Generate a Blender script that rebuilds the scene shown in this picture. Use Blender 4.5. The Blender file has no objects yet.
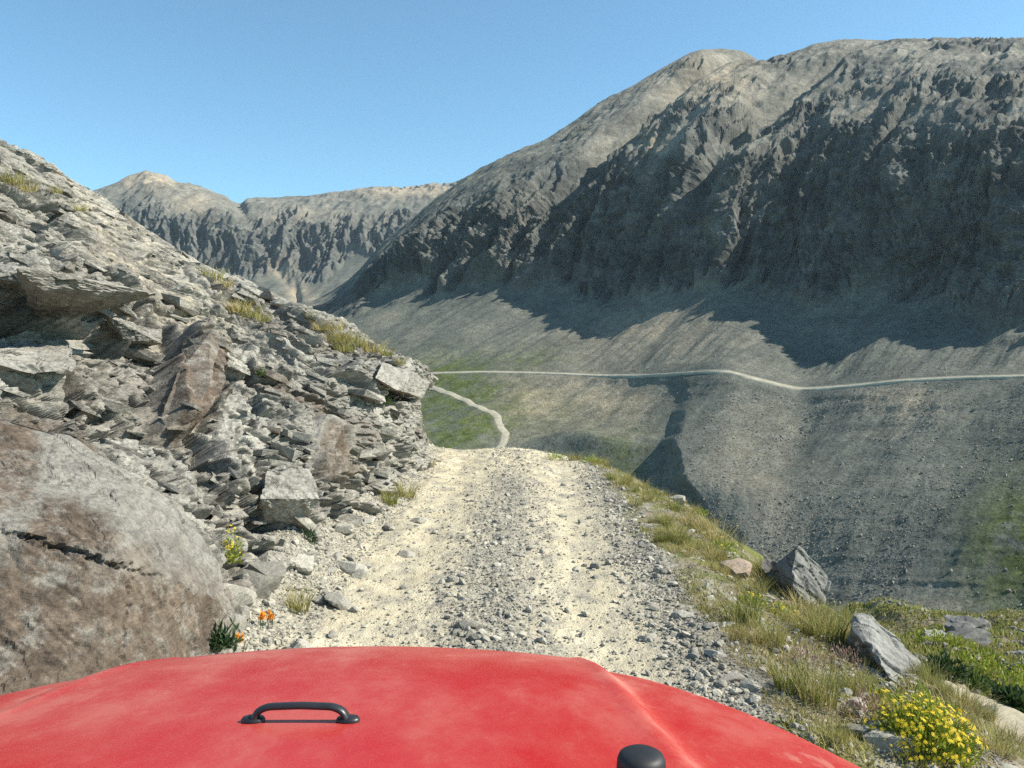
import bpy, bmesh, math, random
import numpy as np
from mathutils import Vector

rng = np.random.default_rng(7)
random.seed(7)
scene = bpy.context.scene
COL = scene.collection
F = 800.0
CAM = np.array([0.0, 0.0, 1.9])
PITCH = math.atan(34 / F)
CP, SP = math.cos(PITCH), math.sin(PITCH)
SUN_AZ, SUN_EL = math.radians(SUN_AZ_DEG := 91.0), math.radians(SUN_EL_DEG := 41.0)

# ------------------------------------------------------------------ helpers
def kz(y):                      # height gained per metre of ground distance for a sight line
    return (-SP + CP * (384 - y) / F) / (CP + SP * (384 - y) / F)
def kx(x, y):
    return ((x - 512) / F) / (CP + SP * (384 - y) / F)
def pt(x, y, Y):
    return np.stack([kx(x, y) * Y, np.broadcast_to(Y, np.broadcast(x, y, Y).shape) * 1.0, 1.9 + kz(y) * Y], -1)
def to_px(P):
    d = P - CAM
    f = d[..., 1] * CP - d[..., 2] * SP
    u = d[..., 1] * SP + d[..., 2] * CP
    f = np.maximum(f, 1e-3)
    return 512 + F * d[..., 0] / f, 384 - F * u / f

def hsh(ix, iy, iz, seed):
    h = (ix.astype(np.int64) * 374761393 + iy.astype(np.int64) * 668265263 + iz * 2147483647 + seed * 974634217) & 0xFFFFFFFF
    h = ((h ^ (h >> 13)) * 1274126177) & 0xFFFFFFFF
    h = ((h ^ (h >> 16)) * 2246822519) & 0xFFFFFFFF
    h = h ^ (h >> 15)
    return h
def hf(h):
    return (h & 0xFFFFFF).astype(np.float64) / 0xFFFFFF
def noise2(x, y, seed=0):
    x = np.asarray(x, float); y = np.asarray(y, float)
    ix = np.floor(x).astype(np.int64); iy = np.floor(y).astype(np.int64)
    fx = x - ix; fy = y - iy
    ux = fx * fx * fx * (fx * (fx * 6 - 15) + 10); uy = fy * fy * fy * (fy * (fy * 6 - 15) + 10)
    def g(dx, dy):
        a = hf(hsh(ix + dx, iy + dy, 0, seed)) * 6.2831853
        return np.cos(a) * (fx - dx) + np.sin(a) * (fy - dy)
    a = g(0, 0); b = g(1, 0); c = g(0, 1); d = g(1, 1)
    r = a + (b - a) * ux
    s = c + (d - c) * ux
    return (r + (s - r) * uy) * 1.5
def fbm(x, y, seed=0, oct=4, gain=.5):
    r = 0; a = 1
    for i in range(oct):
        r = r + a * noise2(x * 2 ** i + 17.3 * i, y * 2 ** i - 9.1 * i, seed + i)
        a *= gain
    return r
def ridged(x, y, seed=0):
    return 1 - np.abs(noise2(x, y, seed)) * 2
def voronoi(x, y, seed=0):
    """nearest cell of a jittered grid: id hash, offsets from its centre, gap to the second cell"""
    ix = np.floor(x).astype(np.int64); iy = np.floor(y).astype(np.int64)
    b1 = np.full(x.shape, 1e9); b2 = np.full(x.shape, 1e9)
    hid = np.zeros(x.shape, np.int64); ox = np.zeros(x.shape); oy = np.zeros(x.shape)
    for dx in (-1, 0, 1):
        for dy in (-1, 0, 1):
            h = hsh(ix + dx, iy + dy, 0, seed)
            cx = ix + dx + .1 + .8 * hf(h); cy = iy + dy + .1 + .8 * hf(hsh(ix + dx, iy + dy, 3, seed + 5))
            d = (x - cx) ** 2 + (y - cy) ** 2
            m = d < b1
            b2 = np.where(m, b1, np.minimum(b2, d)); b1 = np.where(m, d, b1)
            hid = np.where(m, h, hid); ox = np.where(m, x - cx, ox); oy = np.where(m, y - cy, oy)
    return hid, ox, oy, np.sqrt(b2) - np.sqrt(b1)
def h01(h, k):
    return hf(((h + k * 7919) * 2654435761 & 0xFFFFFFFF) >> 7)
def sstep(a, b, x):
    t = np.clip((x - a) / (b - a), 0, 1)
    return t * t * (3 - 2 * t)
def lerp(a, b, t):
    return a + (b - a) * t
def pchip(V, counts):
    """V: K x N control values; counts: rows per segment -> R x N smooth monotone interpolation"""
    D = np.diff(V, axis=0)
    m = np.zeros_like(V); m[0] = D[0]; m[-1] = D[-1]
    a, b = D[:-1], D[1:]
    m[1:-1] = np.where(a * b > 0, 2 * a * b / np.where(np.abs(a + b) < 1e-9, 1e-9, a + b), 0)
    rows = []
    for k, n in enumerate(counts):
        t = (np.arange(n) / n)[:, None]
        h00 = 2 * t ** 3 - 3 * t ** 2 + 1; h10 = t ** 3 - 2 * t ** 2 + t
        h01_ = -2 * t ** 3 + 3 * t ** 2; h11 = t ** 3 - t ** 2
        rows.append(h00 * V[k] + h10 * m[k] + h01_ * V[k + 1] + h11 * m[k + 1])
    rows.append(V[-1:])
    return np.concatenate(rows)

def new_obj(name, me, parent=None, mat=None):
    o = bpy.data.objects.new(name, me)
    COL.objects.link(o)
    if parent: o.parent = parent
    if mat and not me.materials: me.materials.append(mat)
    return o
def mesh_np(name, V, Fc, smooth=False, attrs=None, mat=None):
    me = bpy.data.meshes.new(name)
    V = np.ascontiguousarray(V, np.float32).reshape(-1, 3)
    Fc = np.ascontiguousarray(Fc, np.int32); k = Fc.shape[1]
    me.vertices.add(len(V)); me.vertices.foreach_set('co', V.ravel())
    me.loops.add(Fc.size); me.loops.foreach_set('vertex_index', Fc.ravel())
    me.polygons.add(len(Fc)); me.polygons.foreach_set('loop_start', np.arange(0, Fc.size, k, dtype=np.int32))
    me.polygons.foreach_set('use_smooth', np.full(len(Fc), smooth, dtype=bool))
    for n, a in (attrs or {}).items():
        at = me.attributes.new(n, 'FLOAT', 'POINT')
        at.data.foreach_set('value', np.ascontiguousarray(a, np.float32).ravel())
    me.update(calc_edges=True)
    if mat: me.materials.append(mat)
    return me
def grid_faces(R, C):
    i = np.arange(R * C).reshape(R, C)
    return np.stack([i[:-1, :-1], i[:-1, 1:], i[1:, 1:], i[1:, :-1]], -1).reshape(-1, 4)
def normals(P):
    a = np.gradient(P, axis=1); b = np.gradient(P, axis=0)
    n = np.cross(a, b)
    return n / np.maximum(np.linalg.norm(n, axis=-1, keepdims=True), 1e-9)
def tag(o, label=None, cat=None, group=None, kind=None):
    if label: o['label'] = label
    if cat: o['category'] = cat
    if group: o['group'] = group
    if kind: o['kind'] = kind
    return o
def smooth1(a, s):
    n = int(3 * s); k = np.exp(-.5 * (np.arange(-n, n + 1) / s) ** 2); k /= k.sum()
    return np.convolve(np.pad(a, n, 'edge'), k, 'valid')

# ------------------------------------------------------------------ materials
class NT:
    def __init__(s, name, rough=.9, spec=.3):
        s.m = bpy.data.materials.new(name); s.m.use_nodes = True
        s.t = s.m.node_tree; s.n = s.t.nodes; s.l = s.t.links
        s.b = s.n['Principled BSDF']; s.b.inputs['Roughness'].default_value = rough
        s.b.inputs['Specular IOR Level'].default_value = spec
        s._p = None
    def set(s, sock, v):
        if hasattr(v, 'is_linked') or isinstance(v, bpy.types.NodeSocket): s.l.new(v, sock)
        elif isinstance(v, (tuple, list)) and len(v) == 3 and sock.type == 'RGBA': sock.default_value = (*v, 1)
        else: sock.default_value = v
    def pos(s):
        if not s._p: s._p = s.n.new('ShaderNodeNewGeometry').outputs['Position']
        return s._p
    def objco(s):
        return s.n.new('ShaderNodeTexCoord').outputs['Object']
    def attr(s, name, out='Fac'):
        a = s.n.new('ShaderNodeAttribute'); a.attribute_name = name
        return a.outputs[out]
    def rnd(s):
        return s.n.new('ShaderNodeObjectInfo').outputs['Random']
    def noise(s, scale, detail=4, rough=.55, co=None, stretch=None, dist=0):
        co = co or s.pos()
        if stretch:
            mp = s.n.new('ShaderNodeMapping'); mp.inputs['Scale'].default_value = stretch
            s.l.new(co, mp.inputs[0]); co = mp.outputs[0]
        n = s.n.new('ShaderNodeTexNoise'); s.l.new(co, n.inputs['Vector'])
        n.inputs['Scale'].default_value = scale; n.inputs['Detail'].default_value = detail
        n.inputs['Roughness'].default_value = rough; n.inputs['Distortion'].default_value = dist
        return n.outputs['Fac']
    def voro(s, scale, feature='F1', out='Distance', co=None):
        n = s.n.new('ShaderNodeTexVoronoi'); n.feature = feature
        s.l.new(co or s.pos(), n.inputs['Vector']); n.inputs['Scale'].default_value = scale
        return n.outputs[out]
    def ramp(s, f, stops):
        r = s.n.new('ShaderNodeValToRGB'); s.l.new(f, r.inputs[0])
        e = r.color_ramp.elements
        while len(e) < len(stops): e.new(.5)
        for el, (p, c) in zip(e, stops):
            el.position = p; el.color = (c, c, c, 1) if isinstance(c, (int, float)) else (*c, 1)
        return r.outputs[0]
    def mix(s, f, a, b, mode='MIX'):
        m = s.n.new('ShaderNodeMix'); m.data_type = 'RGBA'; m.blend_type = mode
        s.set(m.inputs[0], f); s.set(m.inputs[6], a); s.set(m.inputs[7], b)
        return m.outputs[2]
    def math(s, op, a, b=0., clamp=False):
        m = s.n.new('ShaderNodeMath'); m.operation = op; m.use_clamp = clamp
        s.set(m.inputs[0], a); s.set(m.inputs[1], b)
        return m.outputs[0]
    def bump(s, h, strength=.5, dist=.02, prev=None):
        b = s.n.new('ShaderNodeBump'); b.inputs['Strength'].default_value = strength
        b.inputs['Distance'].default_value = dist; s.l.new(h, b.inputs['Height'])
        if prev: s.l.new(prev, b.inputs['Normal'])
        return b.outputs[0]
    def out(s, color=None, normal=None, rough=None):
        if color is not None: s.set(s.b.inputs['Base Color'], color)
        if normal is not None: s.l.new(normal, s.b.inputs['Normal'])
        if rough is not None: s.set(s.b.inputs['Roughness'], rough)
        return s.m

def mat_outcrop():
    t = NT('outcrop_rock', .92, .25)
    base = t.ramp(t.noise(1.3, 6, .65), [(.3, (.20, .187, .165)), (.5, (.30, .284, .25)), (.7, (.405, .385, .338))])
    tint = t.attr('tint')
    base = t.mix(t.math('MULTIPLY', tint, .6), base, (.185, .172, .15), 'MIX')
    brown = t.ramp(t.noise(6, 6, .7), [(.3, (.075, .056, .042)), (.55, (.135, .103, .077)), (.75, (.23, .185, .145))])
    bmask = t.math('MULTIPLY', t.attr('brown'), t.ramp(t.noise(4.5, 8, .78), [(.42, .35), (.5, 1)]))
    base = t.mix(bmask, base, brown)
    pale = t.math('MULTIPLY', t.attr('dust'), t.ramp(t.noise(2.6, 6, .7), [(.46, 0), (.62, .75)]))
    base = t.mix(pale, base, (.42, .37, .28))
    fine = t.ramp(t.noise(28, 5, .7), [(.34, .45), (.5, 1), (.68, 1.35)])
    base = t.mix(.68, base, fine, 'MULTIPLY')
    speck = t.ramp(t.noise(7, 6, .75, stretch=(1, .5, 3)), [(.38, .5), (.56, 1.1)])
    base = t.mix(.65, base, speck, 'MULTIPLY')
    lich = t.ramp(t.noise(11, 5, .7), [(.63, 0), (.72, .55)])
    base = t.mix(lich, base, (.13, .125, .105))
    n = t.bump(t.noise(9, 8, .7, stretch=(1, .6, 2.2)), .75, .05)
    n = t.bump(t.noise(45, 5, .65), .45, .010, n)
    return t.out(base, n)
def mat_rock(name, lo, mid, hi, sc=4, dark=.6):
    t = NT(name, .9, .25)
    co = t.objco()
    base = t.ramp(t.noise(sc, 6, .65, co), [(.3, lo), (.5, mid), (.72, hi)])
    r = t.ramp(t.rnd(), [(0, .62), (.5, 1.), (1, 1.25)])
    base = t.mix(1, base, r, 'MULTIPLY')
    sp = t.ramp(t.noise(sc * 9, 4, .7, co), [(.35, dark), (.55, 1.1)])
    base = t.mix(.7, base, sp, 'MULTIPLY')
    n = t.bump(t.noise(sc * 5, 8, .7, co), .6, .02)
    return t.out(base, n)
def mat_ground():
    t = NT('gravel_ground', .95, .2)
    dust = t.ramp(t.noise(2.2, 6, .6), [(.3, (.45, .39, .27)), (.55, (.54, .475, .34)), (.75, (.60, .54, .40))])
    grav = t.ramp(t.voro(70, 'F1', 'Color'), [(.1, (.16, .15, .127)), (.5, (.285, .265, .22)), (.9, (.43, .395, .32))])
    grav2 = t.ramp(t.noise(24, 5, .7), [(.3, .6), (.6, 1.15)])
    grav = t.mix(.7, grav, grav2, 'MULTIPLY')
    soil = t.ramp(t.noise(5, 7, .7), [(.3, (.10, .082, .055)), (.5, (.185, .155, .105)), (.72, (.30, .26, .19))])
    c = t.mix(t.attr('track'), grav, dust)
    c = t.mix(t.attr('soil'), c, soil)
    moss = t.ramp(t.noise(9, 6, .7), [(.35, (.07, .09, .02)), (.6, (.15, .155, .045))])
    c = t.mix(t.math('MULTIPLY', t.attr('moss'), t.ramp(t.noise(4, 5, .7), [(.32, 0), (.5, 1)])), c, moss)
    sp = t.ramp(t.noise(130, 3, .7), [(.36, .68), (.52, 1.05)])
    c = t.mix(.6, c, sp, 'MULTIPLY')
    h = t.math('ADD', t.noise(60, 5, .7), t.math('MULTIPLY', t.voro(75), .6))
    n = t.bump(h, .55, .02)
    n = t.bump(t.noise(9, 5, .6), .4, .05, n)
    return t.out(c, n)
def mat_mountain():
    t = NT('mountain_rock', .95, .15)
    rock = t.ramp(t.noise(.035, 8, .7), [(.3, (.046, .05, .049)), (.5, (.09, .093, .087)), (.7, (.168, .165, .145))])
    strat = t.ramp(t.noise(.02, 6, .65, stretch=(.25, .25, 4)), [(.35, .7), (.62, 1.2)])
    rock = t.mix(.8, rock, strat, 'MULTIPLY')
    talus = t.ramp(t.noise(.022, 7, .65), [(.3, (.082, .09, .08)), (.5, (.116, .121, .104)), (.7, (.178, .172, .138))])
    c = t.mix(t.attr("rock"), talus, rock)
    top = t.ramp(t.noise(.03, 7, .7), [(.30, (.08, .08, .071)), (.5, (.172, .165, .14)), (.70, (.285, .265, .22))])
    c = t.mix(t.attr('top'), c, top)
    c = t.mix(t.math('MULTIPLY', t.attr('tan'), t.ramp(t.noise(.05, 6, .7), [(.35, .2), (.6, 1)])), c, (.36, .29, .205))
    gr = t.ramp(t.noise(.25, 6, .7), [(.3, (.045, .062, .018)), (.55, (.085, .105, .032)), (.75, (.15, .148, .055))])
    c = t.mix(t.math('MULTIPLY', t.attr('grass'), t.ramp(t.noise(.11, 7, .7), [(.36, .1), (.52, 1)])), c, gr)
    spk = t.ramp(t.noise(.9, 5, .8), [(.36, .42), (.5, 1.0), (.66, 1.55)]); spk2 = t.ramp(t.noise(.16, 5, .75), [(.36, .6), (.5, 1.0), (.64, 1.35)])
    c = t.mix(.85, c, spk, 'MULTIPLY'); c = t.mix(.7, c, spk2, 'MULTIPLY')
    n = t.bump(t.noise(.5, 8, .75), .5, 1.2)
    n = t.bump(t.noise(1.8, 4, .75), .6, .45, n)
    return t.out(c, n)
def mat_simple(name, color, rough=.6, spec=.5, var=.25, sc=30, bump=0, rnd=False):
    t = NT(name, rough, spec)
    lo = tuple(c * (1 - var) for c in color); hi = tuple(min(1, c * (1 + var)) for c in color)
    c = t.ramp(t.noise(sc, 5, .6, t.objco()), [(.3, lo), (.7, hi)])
    if rnd: c = t.mix(1, c, t.ramp(t.rnd(), [(0, .7), (1, 1.25)]), 'MULTIPLY')
    n = t.bump(t.noise(sc * 4, 5, .6, t.objco()), bump, .004) if bump else None
    return t.out(c, n)
def mat_grass():
    t = NT('grass_blades', .75, .25)
    g = t.mix(t.attr('dry'), (.17, .21, .04), (.44, .35, .15))
    g = t.mix(1, g, t.ramp(t.attr('vary'), [(0, .6), (1, 1.35)]), 'MULTIPLY')
    g = t.mix(t.attr('tip'), g, (.40, .34, .16))
    t.b.inputs['Subsurface Weight'].default_value = 0
    tr = t.n.new('ShaderNodeBsdfTranslucent'); t.l.new(g, tr.inputs['Color'])
    ms = t.n.new('ShaderNodeMixShader'); ms.inputs[0].default_value = .3
    t.out(g)
    o = t.n['Material Output']
    t.l.new(t.b.outputs[0], ms.inputs[1]); t.l.new(tr.outputs[0], ms.inputs[2]); t.l.new(ms.outputs[0], o.inputs['Surface'])
    return t.m
def mat_leaf(name, a, b, trans=.25):
    t = NT(name, .6, .35)
    g = t.mix(t.attr('vary'), a, b)
    tr = t.n.new('ShaderNodeBsdfTranslucent'); t.l.new(g, tr.inputs['Color'])
    ms = t.n.new('ShaderNodeMixShader'); ms.inputs[0].default_value = trans
    t.out(g)
    o = t.n['Material Output']
    t.l.new(t.b.outputs[0], ms.inputs[1]); t.l.new(tr.outputs[0], ms.inputs[2]); t.l.new(ms.outputs[0], o.inputs['Surface'])
    return t.m
def mat_paint():
    t = NT('dusty_red_paint', .38, .35)
    red = (.40, .008, .007)
    d = t.ramp(t.noise(5.5, 7, .68, stretch=(1, .6, 1), dist=.15), [(.38, .0), (.5, .19), (.61, .5)])
    streak = t.ramp(t.noise(26, 4, .6, stretch=(1, .35, 1), dist=.4), [(.56, 0), (.66, .55)])
    d = t.math('MAXIMUM', t.math('MULTIPLY', d, t.attr('dust')), t.math('MULTIPLY', streak, t.attr('streak')))
    sp = t.ramp(t.noise(260, 2, .5), [(.62, 0), (.7, .25)])
    d = t.math('ADD', d, t.math('MULTIPLY', sp, t.attr('dust')), True)
    c = t.mix(d, red, (.46, .20, .155))
    t.b.inputs['Coat Weight'].default_value = .15
    t.b.inputs['Coat Roughness'].default_value = .22
    r = t.math('ADD', t.math('MULTIPLY', d, .45), .34, True)
    n = t.bump(t.noise(420, 2, .5), .03, .001)
    return t.out(c, n, r)

M = dict(outcrop=mat_outcrop(), ground=mat_ground(), mountain=mat_mountain(), grass=mat_grass(), paint=mat_paint(),
    stone=mat_rock('grey_stone', (.24, .22, .185), (.36, .335, .285), (.50, .47, .40), 9),
    pebble=mat_rock('road_gravel', (.19, .18, .15), (.325, .305, .255), (.48, .445, .365), 3, .75),
    boulder=mat_rock('boulder_rock', (.11, .108, .098), (.185, .18, .165), (.28, .272, .25), 5),
    brownstone=mat_rock('brown_stone', (.20, .155, .115), (.31, .24, .18), (.42, .34, .27), 6),
    scree=mat_rock('scree_rock', (.10, .10, .088), (.175, .17, .145), (.30, .29, .25), .6),
    rubber=mat_simple('black_rubber', (.018, .018, .02), .55, .4, .2, 40),
    plastic=mat_simple('black_plastic', (.02, .02, .022), .38, .5, .2, 60),
    tyre=mat_simple('tyre_rubber', (.03, .029, .027), .85, .2, .3, 20),
    metal=mat_simple('wheel_alloy', (.42, .42, .43), .4, .5, .1, 20),
    glass=mat_simple('lamp_glass', (.75, .77, .8), .12, .6, .05, 10),
    leaf=mat_leaf('green_leaves', (.06, .10, .025), (.15, .20, .05)),
    bright=mat_leaf('yellow_green_leaves', (.17, .23, .03), (.38, .40, .05)),
    darkleaf=mat_leaf('dark_leaves', (.022, .05, .016), (.06, .10, .032)),
    yellow=mat_leaf('yellow_petals', (.72, .50, .01), (.85, .66, .03), .2),
    orange=mat_leaf('orange_petals', (.75, .26, .01), (.85, .38, .03), .2),
    purple=mat_leaf('pink_seedheads', (.30, .18, .16), (.42, .28, .23), .2),
)
def mat_farroad():
    t = NT('pale_road_dirt', .95, .1)
    c = t.ramp(t.noise(.35, 6, .7), [(.3, (.30, .27, .20)), (.55, (.42, .385, .30)), (.75, (.52, .48, .38))])
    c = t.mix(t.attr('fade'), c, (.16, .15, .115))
    return t.out(c, t.bump(t.noise(1.5, 4, .7), .5, .3))
M['farroad'] = mat_farroad()

# ------------------------------------------------------------------ camera, sky, sun
cam = bpy.data.cameras.new('camera'); cam.sensor_width = 36; cam.lens = 36 * F / 1024
cam.clip_start = .05; cam.clip_end = 20000
co = bpy.data.objects.new('camera', cam); COL.objects.link(co)
co.location = CAM; co.rotation_euler = (math.pi / 2 - PITCH, 0, 0); scene.camera = co
w = bpy.data.worlds.new('World'); scene.world = w; w.use_nodes = True
sk = w.node_tree.nodes.new('ShaderNodeTexSky'); sk.sky_type = 'NISHITA'; sk.sun_disc = False
sk.sun_elevation = SUN_EL; sk.sun_rotation = SUN_AZ; sk.altitude = 3600; sk.air_density = 1.25
sk.dust_density = 1.0; sk.ozone_density = .25
bg = w.node_tree.nodes['Background']; bg.inputs['Strength'].default_value = .115
wb = w.node_tree.nodes.new('ShaderNodeMix'); wb.data_type = 'RGBA'; wb.blend_type = 'MULTIPLY'
wb.inputs[0].default_value = 1; wb.inputs[7].default_value = (.70, 1.0, 1.0, 1)       # white balance of the sky
w.node_tree.links.new(sk.outputs[0], wb.inputs[6]); w.node_tree.links.new(wb.outputs[2], bg.inputs['Color'])
sd = Vector((math.sin(SUN_AZ) * math.cos(SUN_EL), math.cos(SUN_AZ) * math.cos(SUN_EL), math.sin(SUN_EL)))
sun = bpy.data.lights.new('sun', 'SUN'); sun.energy = 5.0; sun.angle = math.radians(.5); sun.color = (1, .945, .81)
so = bpy.data.objects.new('sun', sun); COL.objects.link(so); so.rotation_euler = sd.to_track_quat('Z', 'Y').to_euler()
vs = scene.view_settings; vs.view_transform = 'Standard'; vs.look = 'None'; vs.gamma = 1; vs.use_curve_mapping = False
vs.exposure = .85
scene.cycles.max_bounces = 5; scene.cycles.diffuse_bounces = 3; scene.cycles.glossy_bounces = 2
scene.cycles.transparent_max_bounces = 4; scene.cycles.use_denoising = False

# ------------------------------------------------------------------ the mountain across the valley
I = np.interp
xs = np.concatenate([np.linspace(225, 1062, 1040), np.linspace(1066, 1500, 90), np.linspace(1510, 2300, 50)])
ry = I(xs, [250, 430, 480, 520, 570, 600, 640, 700, 725, 760, 800, 850, 900, 960, 1024, 1500], [373, 373, 371.5, 372, 373.5, 375, 374.5, 370.5, 369.5, 379, 388.5, 385, 379.5, 376.5, 375, 372])
rY = I(xs, [250, 430, 520, 600, 700, 725, 760, 800, 850, 900, 1024, 1400, 2300], [600, 535, 515, 490, 432, 420, 410, 402, 388, 372, 340, 275, 190])
cb = I(xs, [225, 330, 400, 450, 500, 600, 700, 800, 900, 1024, 1400, 2300], [315, 312, 288, 280, 284, 284, 285, 290, 302, 315, 320, 330])
ct = I(xs, [225, 330, 400, 450, 500, 560, 600, 700, 800, 900, 1024, 1400, 2300], [312, 305, 252, 216, 190, 178, 170, 160, 165, 150, 130, 140, 200])
gx = [225, 300, 312, 350, 385, 430, 465, 500, 540, 600, 660, 685, 700, 740, 765, 790, 815, 840, 880, 960, 1024, 1200, 1600, 2300]
gy = [338, 316, 310, 284, 245, 212, 184, 165, 149, 110, 74, 60, 54.5, 54, 61, 57.5, 47, 44.5, 46, 47, 48, 54, 90, 200]
rg = smooth1(I(xs, gx, gy), 5)
rgY = I(xs, [225, 320, 385, 465, 540, 660, 740, 790, 900, 1024, 1200, 1600, 2300], [1110, 1105, 1105, 1105, 1105, 1085, 1055, 980, 890, 820, 720, 560, 380])
m1 = I(xs, [225, 380, 450, 500, 660, 1024], [.24, .38, .45, .45, .45, .5])
m2 = I(xs, [225, 400, 500, 620, 700, 1024], [.7, 1.1, 1.35, 1.35, 1.4, 1.5])
mb = I(xs, [225, 430, 500, 600, 650, 700, 800, 1024], [.26, .28, .32, .42, .48, .52, .6, .65])
ry, rY, cb, ct, rgY, m1, m2, mb = (smooth1(a, s) for a, s in ((ry, 7), (rY, 14), (cb, 12), (ct, 12), (rgY, 14), (m1, 14), (m2, 14), (mb, 14)))
y1 = I(xs, [225, 600, 720, 2300], [480, 490, 645, 660])
rz = 1.9 + kz(ry) * rY
bY = (1.9 - rz + m1 * rY) / (m1 - kz(cb)); bY = np.minimum(bY, rY + .42 * (rgY - rY)); bz = 1.9 + kz(cb) * bY
tY = (1.9 - bz + m2 * bY) / np.maximum(m2 - kz(ct), .05); tY = np.clip(tY, bY + 5, bY + .6 * (rgY - bY)); tz = 1.9 + kz(ct) * tY
gz = 1.9 + kz(rg) * rgY
xu = np.linspace(225, 2300, 2594); rYl = I(xs, xu, smooth1(I(xu, xs, rY), 60)); rzl = I(xs, xu, smooth1(I(xu, xs, rz), 60))
lY = (1.9 - rzl + mb * rYl) / (mb - kz(y1)); lz = 1.9 + kz(y1) * lY
spur = sstep(672, 689, xs)
def ctl(f, sag, push):
    f2 = f * f * f; Y = lerp(lY, lerp(rYl, rY, f2), f); z = lerp(lz, lerp(rzl, rz, f2), f) - sag
    s = 1 - push * spur
    return Y * s, 1.9 + (z - 1.9) * s
Y1, Z1 = ctl(0, 0, .055); Y2, Z2 = ctl(.4, 0, .06); Y3, Z3 = ctl(.78, 1.0 * (1 - spur), .012)
KY = np.stack([Y1 * .75, Y1, Y2, Y3, rY, bY, tY, rgY, rgY + 130, rgY + 700])
KZ = np.stack([Z1 - 14, Z1, Z2, Z3, rz, bz, tz, gz, gz - 35, gz - 420])
cnt = [14, 170, 130, 70, 120, 240, 190, 12, 10]
AY, AZ = pchip(KY, cnt), pchip(KZ, cnt)
R, C = AY.shape
def rows_smooth(A, s):
    n = 3 * s; g = np.exp(-.5 * (np.arange(-n, n + 1) / s) ** 2); g /= g.sum()
    Ap = np.concatenate([np.repeat(A[:1], n, 0), A, np.repeat(A[-1:], n, 0)])
    return sum(g[j] * Ap[j:j + len(A)] for j in range(2 * n + 1))
k_ = np.concatenate([k + np.arange(n) / n for k, n in enumerate(cnt)] + [[len(cnt)]])[:, None]
wl0 = sstep(.3, .7, k_) * sstep(3.85, 3.4, k_)
AY = lerp(AY, rows_smooth(AY, 26), wl0); AZ = lerp(AZ, rows_smooth(AZ, 26), wl0)
karr = np.concatenate([k + np.arange(n) / n for k, n in enumerate(cnt)] + [[len(cnt)]])[:, None] * np.ones((1, C))
r4 = sum(cnt[:4])
kk = (AZ - 1.9) / AY                     # sight-line slope -> X scale
AX = ((xs - 512) / F)[None] * AY / (CP + SP * np.tan(np.arctan(kk) + PITCH))
P = np.stack([AX, AY, AZ], -1)
px, py = to_px(P)
S = (AX - AY) * .7071; T = (AX + AY) * .7071
N = normals(P)
# gully between the two summits, and broad ribs
up = sstep(5.0, 6.2, karr) * (1 - .7 * sstep(6.6, 7, karr))
disp = -34 * np.exp(-((S + 479 + 14 * noise2(T / 90, S * 0, 3)) / 24) ** 2) * up
disp += -16 * np.exp(-((S + 330 + 18 * noise2(T / 80, S * 0, 4)) / 16) ** 2) * sstep(5.1, 5.8, karr) * (1 - sstep(6.4, 6.9, karr))
edge = .35 * fbm(S / 60, T / 60, 21, 3)
cl = sstep(4.85, 5.15, karr + edge) * (1 - sstep(6.0, 6.5, karr + edge))
clx = cl * sstep(330, 400, px) * (1 + .5 * sstep(640, 540, px) * sstep(6.0, 5.8, karr)) * (1 - .6 * sstep(5.9, 6.2, karr) * sstep(620, 540, px))
wS = S + 9 * noise2(S / 45, T / 45, 31) + 3 * noise2(S / 14, T / 14, 32)
rib = ridged(wS / 62, T / 320, 11); rib2 = ridged(wS / 25, AZ / 95, 12); rib3 = ridged(wS / 10.5, AZ / 34, 13)
hid, ox, oy, gap = voronoi(wS / 15, AZ / 30, 14)
hid2, _, _, gap2 = voronoi(wS / 6 + .4 * noise2(S / 5, AZ / 5, 40), AZ / 11, 15)
st_ = AZ / 17 + 1.5 * noise2(S / 80, AZ / 60, 41) + .4 * noise2(S / 12, AZ / 12, 42); strat = st_ - np.floor(st_)
disp += clx * (7 * rib + 7.5 * (rib2 - .4) + 4.5 * (rib3 - .4) + 5 * (h01(hid, 1) - .5) + 3.4 * (h01(hid2, 1) - .5) + 1.6 * ridged(wS / 4.2, AZ / 11, 29) + 3.2 * (strat - .5) + 2.2 * fbm(S / 6, AZ / 6, 16, 4))
upm = sstep(6.0, 6.5, karr + edge) * (1 - .9 * sstep(6.6, 6.98, karr))
disp += upm * (3.5 * fbm(S / 70, T / 140, 17, 4) + 3 * np.maximum(ridged(wS / 34, T / 150, 18), 0) * sstep(7.0, 6.2, karr) + 1.6 * ridged(wS / 12, T / 70, 28) + .9 * fbm(S / 6, T / 14, 19, 3))
crag = sstep(.15, .45, noise2(S / 55, T / 75, 51) + .22 * sstep(820, 940, px)) * upm * sstep(560, 640, px + 0 * py)
disp += crag * (3.2 * ridged(wS / 11, T / 30, 52) + 2 * (h01(hid, 3) - .5) + 1.8 * (h01(hid2, 3) - .5))
ridge_n = np.exp(-((karr - 7) / .25) ** 2) * sstep(520, 330, px)
disp += ridge_n * 3 * fbm(S / 14, T / 14, 20, 3)
tal = sstep(5.1, 4.8, karr + edge) * sstep(4.04, 4.3, karr)
disp += tal * (3.2 * fbm(S / 45, T / 240, 22, 3) + .9 * fbm(S / 7, T / 60, 23, 3))
low = sstep(3.97, 3.7, karr)
bul = 3.2 * fbm(S / 60 + .3, T / 90, 24, 3) + .5 * fbm(S / 9, T / 40, 25, 3)
disp += low * bul * (1 - .75 * np.exp(-((px - 678) / 28) ** 2))
disp += (1 - np.maximum(cl, .3)) * .10 * fbm(S / 1.8, T / 1.8, 27, 2) * sstep(0, .15, np.abs(karr - 4))
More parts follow.
